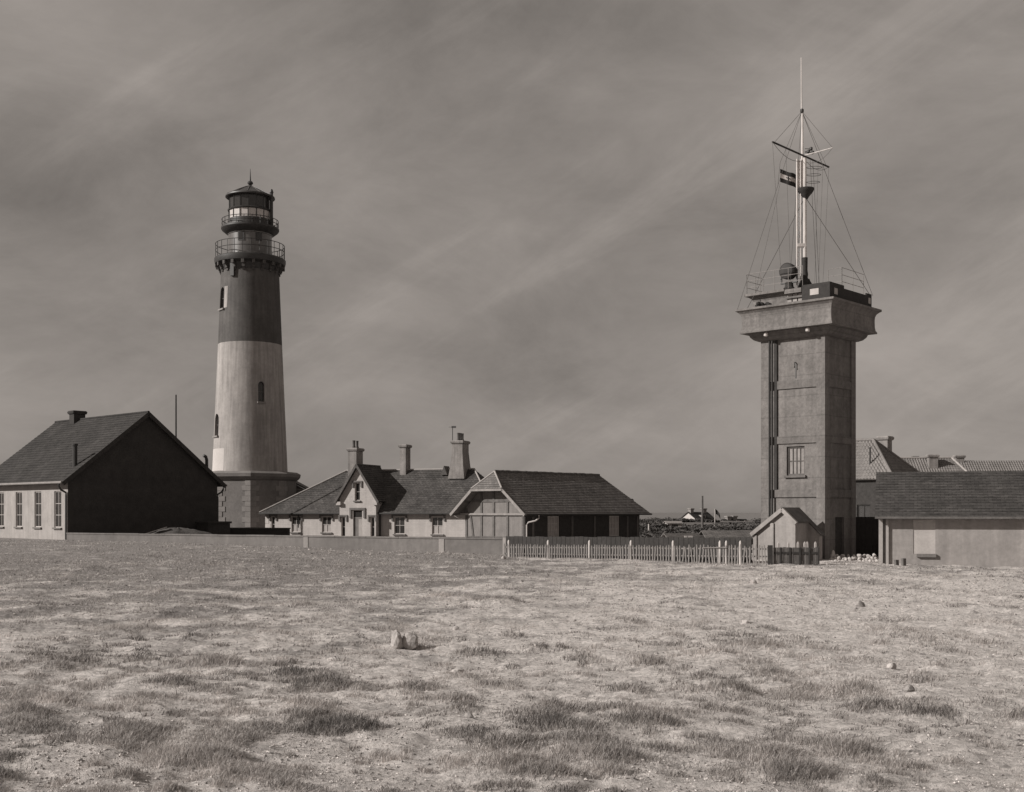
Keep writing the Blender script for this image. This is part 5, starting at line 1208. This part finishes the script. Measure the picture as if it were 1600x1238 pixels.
def shed(name, label, px0, px1, pyt, pye, Y, wm, rm, rz=0.0, dep=3.5):
    c = PX((px0 + px1) / 2, 820, Y); w = (px1 - px0) / F * Y / 2; zt_ = EYE + (800 - pyt) / F * Y; ze_ = EYE + (800 - pye) / F * Y
    h = thing(name, label, 'shed', (c.x, Y, 0.0), rz)
    b = MB(); wall(b, (0, 0, 0), (1, 0, 0), (0, -1, 0), [(-w, ze_), (w, ze_)], -0.3, [(-0.4, 0.5, -0.2, ze_ - 0.25)], 0.1); wall(b, (0, dep, 0), (1, 0, 0), (0, 1, 0), [(-w, ze_), (w, ze_)], -0.3)
    for sgn in (-1, 1): wall(b, (sgn * w, 0, 0), (0, 1, 0), (sgn, 0, 0), [(0, ze_), (dep / 2, zt_ - 0.03), (dep, ze_)], -0.3)
    b.build('wall', M[wm], h)
    b = MB(); b.box(-0.4, 0.5, 0.04, 0.09, -0.2, ze_ - 0.25); b.build('door', M['timber_dark'], h)
    b = MB(); slope(b, (-w - 0.2, -0.2, ze_ - 0.05), (w + 0.2, -0.2, ze_ - 0.05), (w + 0.2, dep / 2, zt_), (-w - 0.2, dep / 2, zt_), 9, 0.02, 0.06); slope(b, (w + 0.2, dep + 0.2, ze_ - 0.05), (-w - 0.2, dep + 0.2, ze_ - 0.05), (-w - 0.2, dep / 2, zt_), (w + 0.2, dep / 2, zt_), 9, 0.02, 0.06); b.build('roof', M[rm], h)
    return h
shed('low_shed', 'low dark shed roof behind the picket fence, left of the concrete hut', 1108, 1178, 829.5, 840, 72, 'tarred', 'slate_dark')
shed('low_shed', 'small dark shed behind the fence below the far cottages', 1046, 1100, 834, 838, 74, 'tarred', 'slate_dark', dep=2.5)
shed('pale_hut', 'pale low hut on the rise left of the far cottages', 1043, 1065, 814.5, 817, 170, 'plaster', 'lead')
for i, (px, w_) in enumerate(((1072, 0.09), (1078, 0.14))):
    p = PX(px, 841, 60.75); b = MB(); b.box(-w_, w_, -0.05, 0.05, -0.3, 0.12); b.box(-0.02, 0.02, -0.03, 0.03, -1.2, -0.3); o = b.build('notice_board', M['white_paint']); o.location = (p.x, p.y, p.z)
    tag(o, ['narrow white board on a stake in front of the small dark shed', 'wider white board on a stake in front of the small dark shed'][i], 'board', 'white boards before the small shed')

# ------------------------------------------------------------------ stones in the field
def field_stone(label, px, py, r, seed, m='rock', parts=None):
    Y = EYE * F / (py - 800); X = (px - 800) / F * Y; z = gz(X, Y)
    b = MB()
    for (dx, dy, dz, rr_) in (parts or [(0, 0, 0.3 * (r if not isinstance(r, tuple) else r[2]), r)]): rock_mesh(b, (dx, dy, dz), rr_, seed + int(dx * 100))
    o = b.build('stone', M[m]); o.location = (X, Y, z); tag(o, label, 'stone')
field_stone('big pale two-lobed stone lying alone in the middle of the field', 631, 1008, 0.25, 11, 'rock_mid', [(-0.13, 0, 0.17, (0.16, 0.15, 0.23)), (0.13, 0.03, 0.15, (0.2, 0.17, 0.2))])
field_stone('bright white stone in the grass below the dark board fence', 1178, 915, 0.13, 21, 'rock_white')
field_stone('flat grey stone in the field below the rendered building', 1344, 946, 0.17, 31, 'rock_grey')
field_stone('small white stone right of the big pale stone', 712, 980, 0.09, 41, 'rock_white')
field_stone('pale flat stone in the bare patch below the big stone', 715, 1048, 0.13, 51, 'rock')
field_stone('pale angular stone at the lower right of the field', 1393, 1045, 0.11, 61, 'rock')
field_stone('small dark stone near the lower right corner', 1420, 1085, 0.1, 71, 'rock_grey')
field_stone('pale stone in the middle right of the field', 1165, 975, 0.11, 81, 'rock')
field_stone('dark pebble-like stone at the lower centre', 733, 1128, 0.08, 91, 'rock_grey')
field_stone('pale stone at the foot of the picket fence near its left end', 787, 878, 0.16, 101, 'rock')

# ------------------------------------------------------------------ grass and gravel
LIMX = [-400, 104, 785, 787, 1203, 1280, 1290, 1372, 1385, 1900]; LIMY = [85.2, 85.0, 67.9, 65.7, 56.7, 56.4, 60.0, 58.6, 56.2, 49.0]
rs = np.random.RandomState(17)
def scatter(n, pw, pymin=806):
    py = pymin + 560 * rs.rand(n) ** pw; px = -260 + 2120 * rs.rand(n)
    Y = EYE * F / (py - 800); X = (px - 800) / F * Y
    # distance to the sheet is corrected for the rise at the back
    zb = base_z(X, Y); Y = (EYE - zb) * F / (py - 800); X = (px - 800) / F * Y
    k = (Y < np.interp(px, LIMX, LIMY)) & (Y > 7)
    return px[k], py[k], X[k], Y[k]
px, py, X, Y = scatter(2300000, 1.25)
zg, cov = ground_z(X, Y, True)
pat = fbm(X * 0.38, Y * 0.38, 77, 4); fine = fbm(X * 2.2, Y * 2.2, 55, 2)
lean_left = sst(1000, 300, px)                        # the turf is closer on the left of the field
edge = sst(3.0, 0.2, np.interp(px, LIMX, LIMY) - Y) * 0.6
def cells(x, y, size, seed, prob):
    """tussocks: 1 at the heart of a jittered cell, 0 outside it; a cell may be empty"""
    gx, gy = np.floor(x / size), np.floor(y / size); best = np.zeros_like(x)
    for ix in (-1, 0, 1):
        for iy in (-1, 0, 1):
            cx_, cy__ = gx + ix, gy + iy
            qx = (cx_ + hash2(cx_, cy__, seed)) * size; qy = (cy__ + hash2(cx_, cy__, seed + 1)) * size
            rad_ = size * (0.16 + 0.36 * hash2(cx_, cy__, seed + 2)); on = hash2(cx_, cy__, seed + 3) < prob
            best = np.maximum(best, np.where(on, 1 - np.hypot((x - qx) * 0.8, y - qy) / rad_, 0))
    return best
turfy = sst(0.40 - 0.10 * lean_left, 0.62 - 0.10 * lean_left, pat * 0.7 + fine * 0.3 + 0.10 * sst(20, 50, Y))
bare = sst(2.5, 8.5, X) * sst(27, 18, Y)              # worn sandy ground at the near right
c1 = cells(X, Y, 0.42, 201, 0.08 + 0.62 * turfy); c2 = cells(X + 7.3, Y, 1.1, 301, 0.10 + 0.5 * turfy)
clump = np.maximum(c1, c2)
dens = clump ** 0.6 * (0.75 + 0.15 * lean_left) * (1 - 0.75 * bare) * (0.72 + 0.28 * lean_left) + cov ** 1.3 * 0.7 * (1 - 0.6 * bare) + turfy * (0.025 + 0.20 * sst(25, 55, Y)) + edge + 0.012
keep = rs.rand(len(X)) < np.clip(dens, 0, 1)
X, Y, zg, cov, pat, px, fine, clump = [q[keep] for q in (X, Y, zg, cov, pat, px, fine, clump)]
n = len(X)
if n > 980000:
    sel = rs.permutation(n)[:980000]; X, Y, zg, cov, pat, px, fine, clump = [q[sel] for q in (X, Y, zg, cov, pat, px, fine, clump)]; n = len(X)
hgt = (0.025 + 0.04 * rs.rand(n)) * (0.5 + 0.8 * fine) + clump * (0.02 + 0.10 * rs.rand(n)) + cov * (0.03 + 0.15 * rs.rand(n) ** 1.7)
hgt *= 0.85 + 0.003 * Y
wid = np.maximum(0.0030, Y * 0.00026) * (0.7 + 0.6 * rs.rand(n))
ang = rs.rand(n) * 2 * np.pi; lean = 0.3 + 0.9 * rs.rand(n)
dx, dy = np.cos(ang) * lean * hgt + 0.2 * hgt, np.sin(ang) * lean * hgt
a2 = rs.rand(n) * np.pi; wx, wy = np.cos(a2) * wid, np.sin(a2) * wid * 0.6
zr_ = zg - 0.01
P0 = np.stack([X - wx, Y - wy, zr_], 1); P1 = np.stack([X + wx, Y + wy, zr_], 1)
M0 = np.stack([X - wx * 0.7 + dx * 0.38, Y - wy * 0.7 + dy * 0.38, zr_ + hgt * 0.6], 1); M1 = np.stack([X + wx * 0.7 + dx * 0.38, Y + wy * 0.7 + dy * 0.38, zr_ + hgt * 0.6], 1)
T = np.stack([X + dx, Y + dy, zr_ + hgt * np.clip(1.0 - 0.3 * lean, 0.3, 1)], 1)
tone = np.clip(0.34 + 0.75 * (fbm(X * 0.55, Y * 0.55, 31, 3) - 0.5) + 0.62 * (rs.rand(n) - 0.5) - 0.02 * cov, 0, 1)
nr_ = Y < 26; fr_ = ~nr_                               # bent blades near the camera, single triangles beyond
Vn = np.stack([P0[nr_], P1[nr_], M1[nr_], M0[nr_], T[nr_]], 1).reshape(-1, 3); kn = int(nr_.sum())
Vf = np.stack([P0[fr_], P1[fr_], T[fr_]], 1).reshape(-1, 3); kf = int(fr_.sum())
i5 = np.arange(kn) * 5; i3 = kn * 5 + np.arange(kf) * 3
VV = np.concatenate([Vn, Vf])
tri = np.concatenate([np.stack([i5, i5 + 1, i5 + 2], 1), np.stack([i5, i5 + 2, i5 + 3], 1), np.stack([i5 + 3, i5 + 2, i5 + 4], 1), np.stack([i3, i3 + 1, i3 + 2], 1)])
tone_v = np.concatenate([np.repeat(tone[nr_], 5), np.repeat(tone[fr_], 3)])
print('grass blades', n, 'tris', len(tri))
grm = bpy.data.materials.new('dry_grass'); grm.use_nodes = True
t_ = grm.node_tree; bs = t_.nodes['Principled BSDF']; bs.inputs['Roughness'].default_value = 0.7; bs.inputs['Specular IOR Level'].default_value = 0.15
at = t_.nodes.new('ShaderNodeAttribute'); at.attribute_name = 'tone'
mr_ = t_.nodes.new('ShaderNodeMapRange'); mr_.inputs[3].default_value = 0.10; mr_.inputs[4].default_value = 0.86
sc = t_.nodes.new('ShaderNodeVectorMath'); sc.operation = 'SCALE'; sc.inputs[0].default_value = TINT
t_.links.new(at.outputs['Fac'], mr_.inputs[0]); t_.links.new(mr_.outputs[0], sc.inputs['Scale']); t_.links.new(sc.outputs[0], bs.inputs['Base Color'])
tr = t_.nodes.new('ShaderNodeBsdfTranslucent'); t_.links.new(sc.outputs[0], tr.inputs['Color'])
mxs = t_.nodes.new('ShaderNodeMixShader'); mxs.inputs[0].default_value = 0.3
t_.links.new(bs.outputs[0], mxs.inputs[1]); t_.links.new(tr.outputs[0], mxs.inputs[2]); t_.links.new(mxs.outputs[0], t_.nodes['Material Output'].inputs['Surface'])
me = np_mesh('grass', VV, tri, grm, False)
at_ = me.attributes.new('tone', 'FLOAT', 'POINT'); at_.data.foreach_set('value', tone_v.astype(np.float32))
gr = bpy.data.objects.new('grass', me); COL.objects.link(gr); gr['kind'] = 'stuff'

# gravel: loose pebbles as small faceted lumps
px, py, X, Y = scatter(190000, 1.1)
pat = fbm(X * 0.38, Y * 0.38, 77, 4); k = rs.rand(len(X)) < np.clip(1.35 - 1.9 * pat, 0.08, 1)
X, Y = X[k], Y[k]; n = len(X); zg = ground_z(X, Y)
r = np.maximum(0.008, Y * 0.00045) * (0.4 + 2.2 * rs.rand(n) ** 5)
octv = np.array([(1, 0, 0), (0.2, 1, 0.1), (-1, 0.1, 0), (0, -1, 0.1), (0.1, 0, 0.8), (0, 0, -0.6)])
octf = np.array([(0, 1, 4), (1, 2, 4), (2, 3, 4), (3, 0, 4), (1, 0, 5), (2, 1, 5), (3, 2, 5), (0, 3, 5)])
an = rs.rand(n) * 6.28; ca, sa = np.cos(an), np.sin(an)
ov_ = octv[None] * (1 + 0.5 * (rs.rand(n, 6, 1) - 0.5)) * r[:, None, None]
VV = np.stack([ov_[..., 0] * ca[:, None] - ov_[..., 1] * sa[:, None] + X[:, None], ov_[..., 0] * sa[:, None] + ov_[..., 1] * ca[:, None] + Y[:, None], ov_[..., 2] + zg[:, None] + r[:, None] * 0.3], -1).reshape(-1, 3)
tri = (octf[None] + (np.arange(n) * 6)[:, None, None]).reshape(-1, 3)
gm2 = M['rock'].copy(); gm2.name = 'gravel_stones'
gt_ = gm2.node_tree; gb_ = gt_.nodes['Principled BSDF']; src = gb_.inputs['Base Color'].links[0].from_socket
ga_ = gt_.nodes.new('ShaderNodeAttribute'); ga_.attribute_name = 'tone'
gv_ = gt_.nodes.new('ShaderNodeVectorMath'); gv_.operation = 'SCALE'
gt_.links.new(src, gv_.inputs[0]); gt_.links.new(ga_.outputs['Fac'], gv_.inputs['Scale']); gt_.links.new(gv_.outputs[0], gb_.inputs['Base Color'])
gme = np_mesh('gravel', VV, tri, gm2, False)
ta_ = gme.attributes.new('tone', 'FLOAT', 'POINT'); ta_.data.foreach_set('value', np.repeat(0.35 + 1.25 * rs.rand(n) ** 1.3, 6).astype(np.float32))
gv = bpy.data.objects.new('gravel', gme); COL.objects.link(gv); gv['kind'] = 'stuff'

# dark scrub over the far rise between barn and tower
rnd = random.Random(77)
b = MB()
for k in range(700):
    Yc = rnd.uniform(105, 262); pxc = rnd.uniform(985, 1200)
    if Yc > 185 and 1055 < pxc < 1178: continue
    Xc = (pxc - 800) / F * Yc
    zc = float(base_z(np.array([Xc]), np.array([Yc]))[0]); R0 = rnd.uniform(0.5, 1.7); H0 = R0 * rnd.uniform(0.3, 0.6)
    for j in range(34):
        a = rnd.uniform(0, 6.28); q = R0 * math.sqrt(rnd.random()); hh = H0 * (1 - (q / R0) ** 2)
        p = V((Xc + q * math.cos(a), Yc + q * math.sin(a), zc + hh * rnd.uniform(0.5, 1.0)))
        s_ = rnd.uniform(0.12, 0.28); u1 = V((rnd.uniform(-1, 1), rnd.uniform(-1, 1), rnd.uniform(-0.6, 0.6))).normalized() * s_; u2 = V((rnd.uniform(-1, 1), rnd.uniform(-1, 1), rnd.uniform(-0.2, 1))).normalized() * s_
        b.face([p - u1, p + u2, p + u1])
o = b.build('scrub', M['leaf']); o['kind'] = 'stuff'
